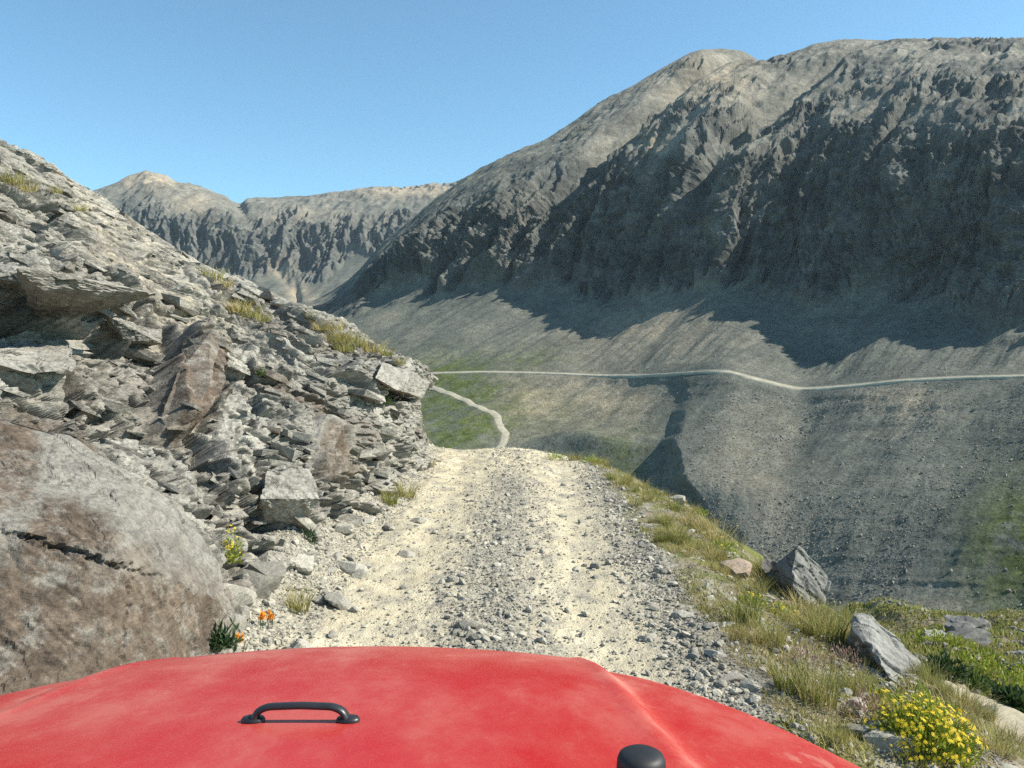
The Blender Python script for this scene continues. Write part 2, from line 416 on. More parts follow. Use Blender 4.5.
# small dark rise beside the lower road, and shallow runnels in the scree
disp += low * 7 * np.exp(-((px - 575) / 55) ** 2 - ((py - 447) / 10) ** 2)
disp += low * -2.2 * np.exp(-(((px - 800) - .35 * (430 - py)) / 16) ** 2) * sstep(560, 430, py)
wob_ = I(py, [385, 395, 440, 480, 520, 560], [6, 8, -10, 0, 28, 36]) * np.exp(-((px - 690) / 75) ** 2) * sstep(384, 412, py) + 3 * fbm(py / 22, px / 200, 63, 3) * low
AX2 = wob_ * AY / F
P = P + N * disp[..., None]; P[..., 0] += AX2
pxf, pyf = to_px(P)
el = lambda cx, cy, rx, ry_: np.exp(-((px - cx) / rx) ** 2 - ((py - cy) / ry_) ** 2)
grass = np.clip(1.3 * el(440, 392, 64, 30) + 1.4 * el(450, 425, 46, 38) + .5 * el(525, 355, 40, 10) + .95 * el(1030, 550, 60, 75) + .5 * el(620, 455, 35, 25) + .35 * el(590, 420, 60, 30), 0, 1) * sstep(5, 4.6, karr)
grass *= .55 + .9 * np.clip(.5 + fbm(S / 30, T / 60, 61, 3), 0, 1); grass = np.clip(grass, 0, 1)
tan = np.clip(1.0 * el(658, 144, 14, 9) + .75 * el(705, 78, 45, 26) + .25 * el(760, 470, 45, 60) + .7 * el(600, 400, 60, 30) + .5 * el(640, 330, 70, 25) + .7 * el(900, 400, 30, 20) + .6 * el(520, 400, 30, 26), 0, 1)
rockm = np.clip(cl + crag, 0, 1); topm = np.clip(sstep(5.9, 6.5, karr + edge) * sstep(480, 620, px) * (1 - crag), 0, 1)
ME = mesh_np('mountain', P, grid_faces(R, C), True, dict(rock=rockm, top=topm, tan=tan, grass=grass), M['mountain'])
tag(new_obj('mountain', ME), kind='structure')
PA, kA = P, karr

# ------------------------------------------------------------------ roads on the far slope
def far_road(name, C3, wd, bank):
    C3 = np.asarray(C3); n = len(C3)
    for _ in range(3): C3[1:-1] = .25 * C3[:-2] + .5 * C3[1:-1] + .25 * C3[2:]
    d = np.gradient(C3, axis=0); d[:, 2] = 0; d /= np.linalg.norm(d, axis=1, keepdims=True)
    q = np.stack([d[:, 1], -d[:, 0], 0 * d[:, 0]], 1)
    q *= np.sign(-(q * (C3 * [1, 1, 0])).sum(1))[:, None]         # towards the valley
    jit = .35 * fbm(np.arange(n) / 9, np.zeros(n), 71, 3)
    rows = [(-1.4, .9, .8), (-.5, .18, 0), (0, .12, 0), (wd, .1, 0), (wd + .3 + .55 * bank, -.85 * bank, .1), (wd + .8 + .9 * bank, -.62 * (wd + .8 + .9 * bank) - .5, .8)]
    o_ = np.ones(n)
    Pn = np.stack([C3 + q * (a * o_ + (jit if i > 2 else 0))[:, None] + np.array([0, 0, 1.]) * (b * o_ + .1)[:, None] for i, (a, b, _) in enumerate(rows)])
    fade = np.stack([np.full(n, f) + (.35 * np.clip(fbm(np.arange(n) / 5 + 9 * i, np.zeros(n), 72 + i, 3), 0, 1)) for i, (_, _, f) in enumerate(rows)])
    i = np.arange(len(rows) * n).reshape(len(rows), n)
    fc = np.stack([i[:-1, :-1], i[:-1, 1:], i[1:, 1:], i[1:, :-1]], -1).reshape(-1, 4)
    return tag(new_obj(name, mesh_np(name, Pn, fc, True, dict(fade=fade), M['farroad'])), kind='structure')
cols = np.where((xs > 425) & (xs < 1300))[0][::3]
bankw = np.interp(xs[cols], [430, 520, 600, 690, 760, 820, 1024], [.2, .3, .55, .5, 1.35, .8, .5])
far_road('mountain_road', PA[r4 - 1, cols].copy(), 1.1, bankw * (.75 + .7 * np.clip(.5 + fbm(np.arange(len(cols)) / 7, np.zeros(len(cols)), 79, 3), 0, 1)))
def on_sheet(x, y):
    c = int(np.argmin(np.abs(xs - x))); r = int(np.argmin(np.abs(pyf[:r4 + 100, c] - y)))
    return PA[r, c]
lp = [(425, 385), (440, 391), (455, 396), (468, 402), (480, 408), (491, 412), (498, 417), (497, 423), (500, 428), (505, 433), (504, 439), (500, 445), (496, 450), (490, 456)]
lt = np.linspace(0, len(lp) - 1, 80); lpx = I(lt, range(len(lp)), [a for a, _ in lp]); lpy = I(lt, range(len(lp)), [b for _, b in lp])
LR = np.stack([on_sheet(a, b) for a, b in zip(lpx, lpy)])
for k in range(3): LR[:, k] = smooth1(LR[:, k], 2.5)
d = np.gradient(LR, axis=0); d[:, 2] = 0; d /= np.linalg.norm(d, axis=1, keepdims=True); q = np.stack([d[:, 1], -d[:, 0], 0 * d[:, 0]], 1)
jit = (.4 * fbm(np.arange(80) / 6, np.zeros(80), 77, 2))[:, None]
def drape(Pt, lift):
    out = Pt.copy()
    for j in range(len(Pt)):
        x, y = to_px(Pt[j]); c = int(np.argmin(np.abs(xs - x)))
        out[j, 2] = I(Pt[j, 1], PA[:, c, 1], PA[:, c, 2]) + lift
    return out
rows = [drape(LR + q * (o + jit), .3 if abs(o) < 2 else .02) for o in (-2.3, -1.3, 0, 1.3, 2.3)]
i = np.arange(5 * 80).reshape(5, 80)
fc = np.stack([i[:-1, :-1], i[:-1, 1:], i[1:, 1:], i[1:, :-1]], -1).reshape(-1, 4)
tag(new_obj('valley_track', mesh_np('valley_track', np.stack(rows), fc, True, dict(fade=np.repeat([.75, .15, .3, .15, .75], 80)), M['farroad'])), kind='structure')

# loose blocks of scree on the far slope
def rand_rot(n):
    q = rng.normal(size=(n, 4)); q /= np.linalg.norm(q, axis=1, keepdims=True)
    a, b, c, d = q.T
    return np.stack([np.stack([1 - 2 * (c * c + d * d), 2 * (b * c - a * d), 2 * (b * d + a * c)], -1),
                     np.stack([2 * (b * c + a * d), 1 - 2 * (b * b + d * d), 2 * (c * d - a * b)], -1),
                     np.stack([2 * (b * d - a * c), 2 * (c * d + a * b), 1 - 2 * (b * b + c * c)], -1)], -2)
OCT_V = np.array([[1, 0, 0], [-1, 0, 0], [0, 1, 0], [0, -1, 0], [0, 0, 1], [0, 0, -1]], float)
OCT_F = np.array([[0, 2, 4], [2, 1, 4], [1, 3, 4], [3, 0, 4], [2, 0, 5], [1, 2, 5], [3, 1, 5], [0, 3, 5]])
def scatter_mesh(name, V0, F0, pos, size, aniso, mat, jitter=.35, flat=False):
    n = len(pos); Rm = rand_rot(n)
    V = V0[None] * (1 + jitter * rng.normal(size=(n, len(V0), 1)).clip(-1.6, 1.6)) * aniso
    V = np.einsum('nij,nvj->nvi', Rm, V)
    if flat: V[..., 2] *= .7
    V = V * size[:, None, None] + pos[:, None]
    Fc = (F0[None] + (np.arange(n) * len(V0))[:, None, None]).reshape(-1, F0.shape[1])
    return new_obj(name, mesh_np(name, V, Fc, False, None, mat))
NS = 120000
okc = np.where((xs > 440) & (xs < 1060))[0]
ci = rng.choice(okc, NS); ri = rng.integers(sum(cnt[:1]), sum(cnt[:5]), NS)
dens = np.clip(.35 + .8 * fbm(S[ri, ci] / 30, T[ri, ci] / 90, 81, 3), 0.03, 1) * (1 - .85 * grass[ri, ci]) * (np.abs(karr[ri, ci] - 4) > .1)
dens *= np.where(karr[ri, ci] > 4, .35, 1)
keep = rng.random(NS) < dens; ci, ri = ci[keep], ri[keep]
jt = rng.random((len(ci), 1)); ju = rng.random((len(ci), 1)); PS = lerp(lerp(PA[ri, ci], PA[ri + 1, ci], jt), lerp(PA[ri, ci + 1], PA[ri + 1, ci + 1], jt), ju)
sz = np.clip(.12 * rng.pareto(2.4, len(ci)) + .15, 0, .85) * (.55 + .45 * (xs[ci] > 640))
tag(scatter_mesh('scree', OCT_V, OCT_F, PS + np.array([0, 0, .05]), sz, np.array([1, .8, .65]), M['scree']), kind='stuff')

# ------------------------------------------------------------------ the far mountains at the head of the valley
xb = np.linspace(20, 640, 720)
sky = I(xb, [20, 60, 100, 128, 145, 156, 175, 200, 225, 240, 247, 258, 300, 340, 375, 400, 430, 452, 470, 500, 640], [215, 202, 189, 179.5, 172.5, 176.5, 184, 190, 199, 204, 199.5, 197.5, 196.5, 194, 189, 188.5, 186, 184.5, 177, 168, 150])
sky = smooth1(sky, 1.2)
c2 = smooth1(I(xb, [20, 100, 150, 200, 260, 320, 380, 440, 640], [215, 212, 206, 212, 226, 226, 220, 215, 200]), 14)
c1 = smooth1(I(xb, [20, 100, 180, 240, 270, 320, 360, 400, 640], [262, 262, 268, 276, 272, 268, 258, 252, 250]), 14)
Ys = [1300, 1560, 1930, 2060, 2500]
yy = [0 * xb + 350, 0 * xb + 314, c1, c2, sky]
KYb = np.stack([0 * xb + Y for Y in Ys] + [0 * xb + 2640, 0 * xb + 3300])
KZb = np.stack([1.9 + kz(y) * Y for y, Y in zip(yy, Ys)]); KZb = np.concatenate([KZb, KZb[-1:] - 40, KZb[-1:] - 500])
cb2 = [10, 110, 150, 90, 8, 6]
BY, BZ = pchip(KYb, cb2), pchip(KZb, cb2)
kb = np.concatenate([k + np.arange(n) / n for k, n in enumerate(cb2)] + [[len(cb2)]])[:, None] * np.ones((1, len(xb)))
BX = ((xb - 512) / F)[None] * BY / (CP + SP * np.tan(np.arctan((BZ - 1.9) / BY) + PITCH))
P = np.stack([BX, BY, BZ], -1); N = normals(P); pxb, pyb = to_px(P)
e2 = .4 * fbm(BX / 130, BZ / 90, 91, 3)
clb = sstep(1.8, 2.15, kb + e2) * (1 - sstep(2.9, 3.3, kb + e2))
wB = BX + 22 * noise2(BX / 90, BZ / 90, 92)
hb, _, _, _ = voronoi(wB / 26, BZ / 60, 93)
db = clb * (11 * ridged(wB / 95, BZ / 300, 94) + 12 * (ridged(wB / 36, BZ / 80, 95) - .4) + 9 * (ridged(wB / 15, BZ / 32, 96) - .4) + 12 * (h01(hb, 1) - .5) + 5 * fbm(BX / 14, BZ / 14, 89, 3))
upb = sstep(3.0, 3.4, kb) * (1 - .85 * sstep(3.75, 4, kb))
db += upb * (14 * fbm(BX / 160, BY / 260, 97, 4) + 4 * fbm(BX / 30, BY / 60, 98, 3))
db += -10 * np.exp(-((pxb - (238 + .62 * (pyb - 203))) / 6) ** 2) * sstep(1.2, 2, kb) * (1 - .9 * sstep(3.85, 4, kb))
db += sstep(2, 1.6, kb) * (6 * fbm(BX / 70, BY / 300, 99, 3) - 9 * np.exp(-((pxb - 296 - .1 * (pyb - 290)) / 3.5) ** 2))
crest = np.exp(-((kb - 3.85) / .16) ** 2) * sstep(360, 410, pxb)
db += crest * 9 * (ridged(BX / 17, BY / 60, 100) - .3)
P = P + N * db[..., None]
elb = lambda cx, cy, rx, ry_: np.exp(-((pxb - cx) / rx) ** 2 - ((pyb - cy) / ry_) ** 2)
tanb = np.clip(1.2 * elb(150, 182, 26, 9) + .7 * elb(190, 205, 22, 10) + .9 * elb(297, 290, 11, 8) + 1. * elb(420, 193, 60, 7) + .6 * elb(280, 270, 12, 10) + .35 * elb(330, 300, 40, 10) + .3 * elb(300, 215, 60, 8), 0, 1)
tag(new_obj('far_mountains', mesh_np('far_mountains', P, grid_faces(*BY.shape), True,
    dict(rock=clb, top=.75 * sstep(2.9, 3.5, kb + e2), tan=tanb, grass=0 * tanb), M['mountain'])), kind='structure')

# ------------------------------------------------------------------ the road we drive on, its shoulder and the drop beyond
def xc(Y): return -.25 + .02 * Y - .035 * np.maximum(0, Y - 13.5) ** 2
EY = [-20, 2, 4, 5, 6, 7.2, 9.8, 10.9, 12.2, 14, 16, 20, 60]; EX = [2.8, 2.8, 2.7, 2.52, 2.42, 2.3, 2.3, 2.25, 1.95, 1.5, .7, -1.5, -30]
def ground(X, Y, detail=True):
    dx = X - xc(Y)
    e = I(Y, EY, EX) + .13 * noise2(Y / 1.1, X * 0, 201) + .05 * noise2(Y / .35, X * 0, 202)
    z = -.03 * (np.exp(-((dx - .78) / .27) ** 2) + np.exp(-((dx + .78) / .27) ** 2)) + .02 * np.exp(-(dx / .4) ** 2)
    z += .30 * sstep(-1.25, -2.0, dx)
    z += -.10 * sstep(1.5, 2.4, X) + .035 * np.exp(-((dx - 1.6) / .3) ** 2)
    far = Y - 13.9
    z -= np.where(far > 0, np.minimum(.05 * far ** 2, .25 + .42 * (far - 2.2)).clip(0), 0)
    o = X - e
    z -= .75 * (np.sqrt(np.maximum(o, -5) ** 2 + .10) * .5 + .5 * o).clip(0) - 0.0
    sh = sstep(1.5, 2.0, dx)
    z += .045 * fbm(X / .8, Y / .8, 203, 3) * (.25 + sh) 
    if detail:
        dust = np.exp(-((dx - .78) / .33) ** 2) + np.exp(-((dx + .78) / .33) ** 2)
        gv = 1 - .75 * np.clip(dust, 0, 1)
        z += gv * (.014 * fbm(X / .13, Y / .13, 204, 3) + .008 * np.maximum(fbm(X / .035, Y / .035, 205, 2), 0))
        z += .012 * fbm(X / .45, Y / 1.1, 206, 2)
    return z
az = np.radians(np.concatenate([np.linspace(-105, -38, 40)[:-1], np.linspace(-38, 36, 900), np.linspace(36, 105, 40)[1:]]))
rr = np.concatenate([np.geomspace(.8, 3.6, 40)[:-1], np.geomspace(3.6, 18, 520)[:-1], np.geomspace(18, 160, 90)])
GR, GA = np.meshgrid(rr, az, indexing='ij')
GX, GY = GR * np.sin(GA), GR * np.cos(GA); GZ = ground(GX, GY)
dx = GX - xc(GY); wob = .16 * fbm(GX / .5, GY / 1.2, 211, 3)
track = np.exp(-(np.abs(dx - .70 + wob * .6) / .5) ** 3) * .95 + np.exp(-(np.abs(dx + .80 + wob * .6) / .6) ** 3)
track = np.clip(track + .9 * sstep(11.5, 13.5, GY) * sstep(1.5, .9, np.abs(dx)), 0, 1) * np.clip(.8 + .8 * fbm(GX / .22, GY / .4, 212, 3), .1, 1)
track = np.clip(track, 0, 1)
ev = I(GY, EY, EX)
soil = np.clip(sstep(1.3, 1.65, dx + .3 * fbm(GX / .5, GY / .5, 213, 3)), 0, 1)
soil = np.clip(soil - .75 * sstep(.15, .5, fbm(GX / .35, GY / .35, 214, 3)) * sstep(2.4, 2.0, dx), 0, 1)
moss = soil * sstep(0, .35, fbm(GX / .9, GY / .9, 215, 3) + .15)
V = np.stack([GX, GY, GZ], -1); fcs = grid_faces(*GX.shape)
dxc = dx.ravel()[fcs].mean(1); yc = GY.ravel()[fcs].mean(1)
rm = (np.abs(dxc) < 1.55) & (yc < 24)
def submesh(name, sel, mat):
    u, inv = np.unique(fcs[sel], return_inverse=True)
    at = dict(track=track.ravel()[u], soil=soil.ravel()[u], moss=moss.ravel()[u])
    return tag(new_obj(name, mesh_np(name, V.reshape(-1, 3)[u], inv.reshape(-1, 4), True, at, mat)), kind='structure')
submesh('gravel_road', rm, M['ground']); submesh('roadside_ground', ~rm, M['ground'])

# ------------------------------------------------------------------ green hillside below the shoulder
xh = np.concatenate([np.linspace(770, 1060, 330), np.linspace(1064, 1700, 80)])
hy = [None] + [I(xh, [770, 880, 950, 1024, 1200, 1700], v) for v in ([700, 692, 708, 752, 800, 860], [690, 672, 682, 722, 760, 800], [670, 655, 662, 690, 715, 740], [655, 638, 641, 652, 668, 680], [640, 621, 620, 627, 632, 640])]
hY = [3.0, 8.5, 12, 18, 28, 40, 45, 90]
KH = np.stack([0 * xh + Y for Y in hY])
KHz = np.stack([0 * xh - 3] + [1.9 + kz(hy[k]) * hY[k] for k in range(1, 6)] + [1.9 + kz(hy[5]) * 40 - 3.2, 1.9 + kz(hy[5]) * 40 - 50])
ch = [20, 60, 70, 70, 70, 20, 20]
HY, HZ = pchip(KH, ch), pchip(KHz, ch)
kh = np.concatenate([k + np.arange(n) / n for k, n in enumerate(ch)] + [[len(ch)]])[:, None] * np.ones((1, len(xh)))
HX = ((xh - 512) / F)[None] * HY / (CP + SP * np.tan(np.arctan((HZ - 1.9) / HY) + PITCH))
HZ = HZ + sstep(.6, 1.2, kh) * (.9 * fbm(HX / 9, HY / 9, 301, 4) * sstep(1, 3, kh) + .12 * fbm(HX / 1.4, HY / 1.4, 302, 4) + .9 * np.maximum(fbm(HX / 5, HY / 5, 303, 4) - .25, 0) * sstep(2, 3, kh))
hn = fbm(HX / 3, HY / 3, 304, 4)
hp = np.exp(-((kh - 1.55 - .25 * noise2(HX / 3, HY / 3, 305)) / .5) ** 2)
HS = [HX, HY, HZ]
tag(new_obj('hillside', mesh_np('hillside', np.stack(HS, -1), grid_faces(*HX.shape), True,
    dict(track=np.clip(hp * .75 + 0 * hn, 0, 1), soil=np.clip(1 - hp * .8, 0, 1), moss=np.clip(sstep(1.7, 2.4, kh) * sstep(-.35, .1, hn), 0, 1)), M['ground'])), kind='structure')
def hill_at(x, y):
    a, b = to_px(np.stack(HS, -1)); c = int(np.argmin(np.abs(xh - x))); r = int(np.argmin(np.abs(b[20:-25, c] - y))) + 20
    return np.array([HX[r, c], HY[r, c], HZ[r, c]])

# ------------------------------------------------------------------ the rock outcrop on the left
topk = [(-260, 5, 9.5), (-120, 80, 11.5), (0, 140, 13), (50, 168, 13.3), (100, 199, 13.6), (180, 250, 14.1), (215, 272, 14.4), (250, 289, 14.7), (330, 326, 15), (365, 344, 15.1), (398, 358, 15.1), (416, 374, 14.9)]
TP = np.array([pt(np.float64(x), np.float64(y), np.float64(Y)) for x, y, Y in topk])
TP = np.concatenate([TP, [[-2.1, 16.6, 1.35], [-3.6, 18.4, 1.3], [-7, 20.5, 1.3]]])
BP = np.array([[-2.5, .6, .2], [-2.3, 1.6, .2], [-2.02, 3.0, .15], [-1.95, 3.9, .12], [-1.88, 4.8, .1], [-1.80, 6.1, .1], [-1.76, 7.0, .1], [-1.72, 8.0, .1], [-1.62, 10.0, .08], [-1.55, 11.5, .06], [-1.52, 12.9, .02], [-1.5, 13.6, 0], [-1.9, 15.4, -.1], [-3.4, 17.2, -.6], [-7, 19.2, -.9]])
NSg = 1300; NTg = 900; NB = 60
kn = np.arange(len(TP)); sk_ = np.linspace(0, len(TP) - 1, 4000)
Tc = pchip(TP, [300] * (len(TP) - 1)); Bc = pchip(BP, [300] * (len(TP) - 1))
tx, _ = to_px(Tc); bx, _ = to_px(Bc)
wgt = np.abs(np.gradient(tx)) + .4 * np.abs(np.gradient(bx)).clip(0, 8) + .05
cs = np.cumsum(wgt); ss = np.interp(np.linspace(cs[0], cs[-1], NSg), cs, np.arange(len(cs)))
Tc = np.stack([I(ss, np.arange(len(cs)), Tc[:, k]) for k in range(3)], -1); Bc = np.stack([I(ss, np.arange(len(cs)), Bc[:, k]) for k in range(3)], -1)
Bc[:, 2] -= .15
for k in range(3): Tc[:, k] = smooth1(Tc[:, k], 9); Bc[:, k] = smooth1(Bc[:, k], 9)
t = np.linspace(0, 1, NTg) ** 1.0
sN = np.linspace(0, 1, NSg)
endk = sstep(.62, .86, sN)[None]                                    # steeper towards the nose of the outcrop
hcurve = lerp(t[:, None] ** 1.15, t[:, None] ** 2.2, endk); vcurve = lerp(t[:, None] ** .95, np.sin(t[:, None] * math.pi / 2) ** .9, endk)
O = Bc[None] + (Tc - Bc)[None] * np.stack([hcurve, hcurve, vcurve], -1)
# the hill behind the brow
bk = (np.arange(1, NB + 1) / NB)[:, None]
back = Tc[None] + np.stack([-5.0 * bk + 0 * sN, 1.5 * bk + 0 * sN, .3 * bk - 1.2 * bk ** 2 + 0 * sN], -1)
O = np.concatenate([O, back]); RO = O.shape[0]
N = -normals(O); N *= np.sign((N * np.array([1, -.3, .5])).sum(-1))[..., None]
ox_, oy_ = to_px(O); onb = np.ones_like(ox_); onb[NTg:] = 0
arc = np.concatenate([[0], np.cumsum(np.linalg.norm(np.diff(O[NTg // 2], axis=0), axis=1))])[None] * np.ones((RO, 1))
# bedding coordinate: layers dip gently towards the valley
A_ = arc + .25 * fbm(O[..., 1] / 1.6, O[..., 2] / 1.2, 401, 3); W = O[..., 2] * 1.0 + .30 * O[..., 1] + .22 * O[..., 0] + .16 * fbm(O[..., 0] / 1.5, O[..., 1] / 1.5, 402, 3)
els = lambda cx, cy, rx, ry_, an=0: (lambda u, v: np.sqrt((u / rx) ** 2 + (v / ry_) ** 2))((ox_ - cx) * math.cos(an) + (oy_ - cy) * math.sin(an), -(ox_ - cx) * math.sin(an) + (oy_ - cy) * math.cos(an))
wx = 7 * fbm(ox_ / 30, oy_ / 30, 403, 3); wy = 6 * fbm(ox_ / 30, oy_ / 30, 404, 3)
ox_ = ox_ + wx; oy_ = oy_ + wy
def pit(cx, cy, rx, ry_, an=0, soft=.15): return sstep(1 + soft, 1 - soft, els(cx, cy, rx, ry_, an))
smoothz = np.clip(pit(75, 590, 150, 115, .25, .35) + pit(185, 395, 26, 48, .25) + pit(318, 455, 20, 36, -.2) + .7 * pit(130, 285, 60, 22, .75, .5) + .6 * pit(300, 405, 60, 16, .6, .5) + .65 * pit(398, 432, 40, 40, 0, .5), 0, 1)
rubble = pit(300, 560, 110, 75, .75, .5)
disp = np.zeros_like(arc)
q1 = voronoi(A_ / 1.25, W / .46, 411)
rk = lerp(.42, 1, sstep(.3, .7, h01(q1[0], 9) + .25 * fbm(A_ / 1.1, W / .5, 475, 2)))
rk = np.clip(rk + .4 * rubble, 0, 1)
disp += (1 - .75 * smoothz) * .34 * (h01(q1[0], 1) - .45) + .14 * (h01(q1[0], 2) - .5) * q1[1] + .22 * (h01(q1[0], 3) - .3) * q1[2]
q2 = voronoi((A_ + .3 * W) / .46, (W + .1 * fbm(A_ / .5, W / .3, 420, 2)) / .15, 412)
disp += rk * (1 - .85 * smoothz) * (.15 * (h01(q2[0], 1) - .5) + .10 * (h01(q2[0], 2) - .5) * q2[1] + .09 * (h01(q2[0], 3) - .2) * q2[2])
q3 = voronoi((A_ - .25 * W) / .16, W / .055, 413)
disp += (.35 + .65 * rk) * (1 - .85 * smoothz) * (.06 * (h01(q3[0], 1) - .5) + .03 * (h01(q3[0], 2) - .5) * q3[1] + .035 * (h01(q3[0], 3) - .2) * q3[2])
disp -= (1 - .9 * smoothz) * (.07 * sstep(.10, 0, q1[3]) + .035 * sstep(.10, 0, q2[3]))
q4 = voronoi(A_ / .30 + 5, W / .26, 414)
disp += rubble * (.22 * (h01(q4[0], 1) - .4) + .16 * (h01(q4[0], 2) - .5) * q4[1] + .16 * (h01(q4[0], 3) - .4) * q4[2] - .12 * sstep(.14, 0, q4[3]))
disp += .05 * fbm(A_ / .5, W / .4, 415, 4)
lens = sstep(.30, .52, noise2((A_ + .5 * W) / .42, W / .085, 471)) + .8 * sstep(.34, .55, noise2((A_ + .3 * W) / .19, W / .04, 472)) + 1.3 * sstep(.36, .55, noise2((A_ + .6 * W) / .9, W / .2, 473))
disp -= .15 * lens * (.3 + .7 * rk) * (1 - .95 * smoothz)
# the large features one can name
for _ in range(1):
    b0 = disp.copy(); b0[1:-1] = .25 * b0[:-2] + .5 * b0[1:-1] + .25 * b0[2:]; b0[:, 1:-1] = .25 * b0[:, :-2] + .5 * b0[:, 1:-1] + .25 * b0[:, 2:]; disp = .4 * disp + .6 * b0
disp += .26 * pit(50, 580, 150, 125, .25, .5) + .07 * pit(40, 610, 90, 60, .2, .15)
disp += .28 * pit(188, 385, 30, 50, .22, .12) - .30 * pit(160, 340, 26, 13, .75, .25)
disp -= 1.7 * pit(58, 322, 86, 13, .28, .12); disp += .32 * pit(50, 287, 95, 18, .25, .3)
disp -= .8 * pit(80, 388, 9, 34, -.35, .2); disp -= .25 * pit(28, 352, 40, 8, .5, .3)
disp += .22 * pit(318, 455, 20, 34, -.2, .12)
for a in ((243, 470, 6, 24, -.35), (262, 505, 6, 26, -.45), (285, 520, 6, 24, -.4), (300, 492, 5, 18, -.4), (228, 505, 5, 20, -.2), (345, 492, 20, 5, .6), (330, 515, 16, 5, .7), (205, 470, 22, 4, .4), (245, 415, 4, 18, -.3), (263, 385, 5, 22, -.45), (290, 345, 20, 4, .7)):
    disp -= .5 * pit(*a, soft=.25)
disp -= .45 * pit(407, 394, 24, 4.5, .12, .3); disp += .14 * pit(405, 378, 30, 14, .3, .3)
disp -= .35 * pit(30, 660, 170, 60, 0, .4)
disp -= .10 * pit(128, 600, 2.2, 40, .12, .5) + .12 * pit(75, 553, 22, 4.5, .5, .3) + .08 * pit(30, 540, 26, 2.5, .5, .4) + .07 * pit(150, 505, 30, 2.2, -.4, .4)
disp += (.016 - .008 * smoothz) * fbm(A_ / .07, W / .04, 416, 3)
fadeb = np.ones(RO); fadeb[NTg:] = np.linspace(1, .15, NB); fadeb = fadeb[:, None] * sstep(0, .03, np.concatenate([t, np.ones(NB)]))[:, None] + .0
low_top = np.concatenate([np.interp(t, [0, .8, 1], [1, 1, .5]), np.linspace(.5, .15, NB)])[:, None]
D = N * np.array([1.15, 1.15, .5]); D /= np.linalg.norm(D, axis=-1, keepdims=True)
O = O + D * (disp * low_top * np.where(fadeb > 0, np.maximum(fadeb, .15), .15))[..., None]
brown = np.clip(pit(60, 610, 150, 85, .1, .5) * 1.0 + pit(20, 470, 55, 70, .3, .5) + .8 * pit(188, 392, 28, 50, .22, .2) + .8 * pit(318, 462, 18, 30, -.2, .2) + .45 * pit(135, 290, 75, 26, .75, .5) + .5 * pit(310, 400, 60, 14, .6, .5) + .3 * (h01(q1[0], 5) > .8), 0, 1) * (1 - .8 * pit(150, 520, 80, 40, .45, .5))
tint = np.clip(.55 * h01(q2[0], 6) + .45 * h01(q1[0], 7) - .15 + .35 * fbm(A_ / .7, W / .3, 440, 3), 0, 1)
dustm = np.clip(pit(150, 270, 130, 40, .7, .6) + .6 * rubble + .5 * pit(400, 470, 40, 40, 0, .5), 0, 1)
OG = O.copy(); OPX, OPY = to_px(O[:NTg]); ODIST = np.where(O[:NTg, :, 1] > .5, O[:NTg, :, 1], 1e6)
def on_outcrop(x, y):
    d = (OPX - x) ** 2 + (OPY - y) ** 2 + np.where(ODIST > 1e5, 1e6, 0)
    k = np.unravel_index(np.argmin(d), d.shape)
    near = np.argwhere(d < max(d[k], 4) * 1.5)
    j = near[np.argmin(ODIST[near[:, 0], near[:, 1]])]
    return O[j[0], j[1]]
def hull(pts):
    bm = bmesh.new()
    for p in pts: bm.verts.new(p)
    r = bmesh.ops.convex_hull(bm, input=bm.verts)
    bmesh.ops.delete(bm, geom=list({g for g in r['geom_interior'] + r['geom_unused'] if isinstance(g, bmesh.types.BMVert)}), context='VERTS')
    bmesh.ops.triangulate(bm, faces=bm.faces); bm.normal_update()
    V = np.array([v.co for v in bm.verts]); Fc = np.array([[v.index for v in f.verts] for f in bm.faces]); bm.free(); return V, Fc
def hull_rock(pts, cuts, amp, seed, layer=(0, 0, 1), crack=1., fine=0.):
    bm = bmesh.new()
    for p in pts: bm.verts.new(p)
    r = bmesh.ops.convex_hull(bm, input=bm.verts)
    bmesh.ops.delete(bm, geom=list({g for g in r['geom_interior'] + r['geom_unused'] if isinstance(g, bmesh.types.BMVert)}), context='VERTS')
    for _ in range(cuts):
        bmesh.ops.subdivide_edges(bm, edges=bm.edges, cuts=1, use_grid_fill=True); bmesh.ops.triangulate(bm, faces=bm.faces)
    bm.normal_update()
    V = np.array([v.co for v in bm.verts]); Nn = np.array([v.normal for v in bm.verts])
    sc = np.ptp(V, axis=0).max(); lay = V @ np.array(layer)
    q = voronoi((V[:, 0] + V[:, 1]) / sc * 3.2 + .4 * fbm(V[:, 0] / sc * 4, lay / sc * 4, seed + 9, 2), lay / sc * 8 + seed, seed)
    dsp = amp * (.9 * fbm(V[:, 0] / sc * 3 + seed, V[:, 1] / sc * 3 + lay / sc * 5, seed, 5) + crack * (1.1 * (h01(q[0], 1) - .5) - .7 * sstep(.12, 0, q[3])))
    if fine:
        q5 = voronoi((V[:, 0] + V[:, 1]) / .16 + .5 * fbm(V[:, 1] / .2, V[:, 2] / .2, seed, 2), V[:, 2] / .09 + V[:, 0] / .2, seed + 3)
        dsp = dsp + fine * ((h01(q5[0], 1) - .5) + 1.2 * (h01(q5[0], 2) - .5) * q5[1] + 1.2 * (h01(q5[0], 3) - .5) * q5[2] + .9 * fbm(V[:, 1] / .05, V[:, 2] / .05 + V[:, 0] / .05, seed + 4, 3)) * (.35 + .65 * sstep(-.1, .3, fbm(V[:, 1] / .35, V[:, 2] / .35, seed + 5, 2)))
    V = V + Nn * dsp[:, None]
    Fc = np.array([[v.index for v in f.verts] for f in bm.faces]); bm.free()
    return V, Fc
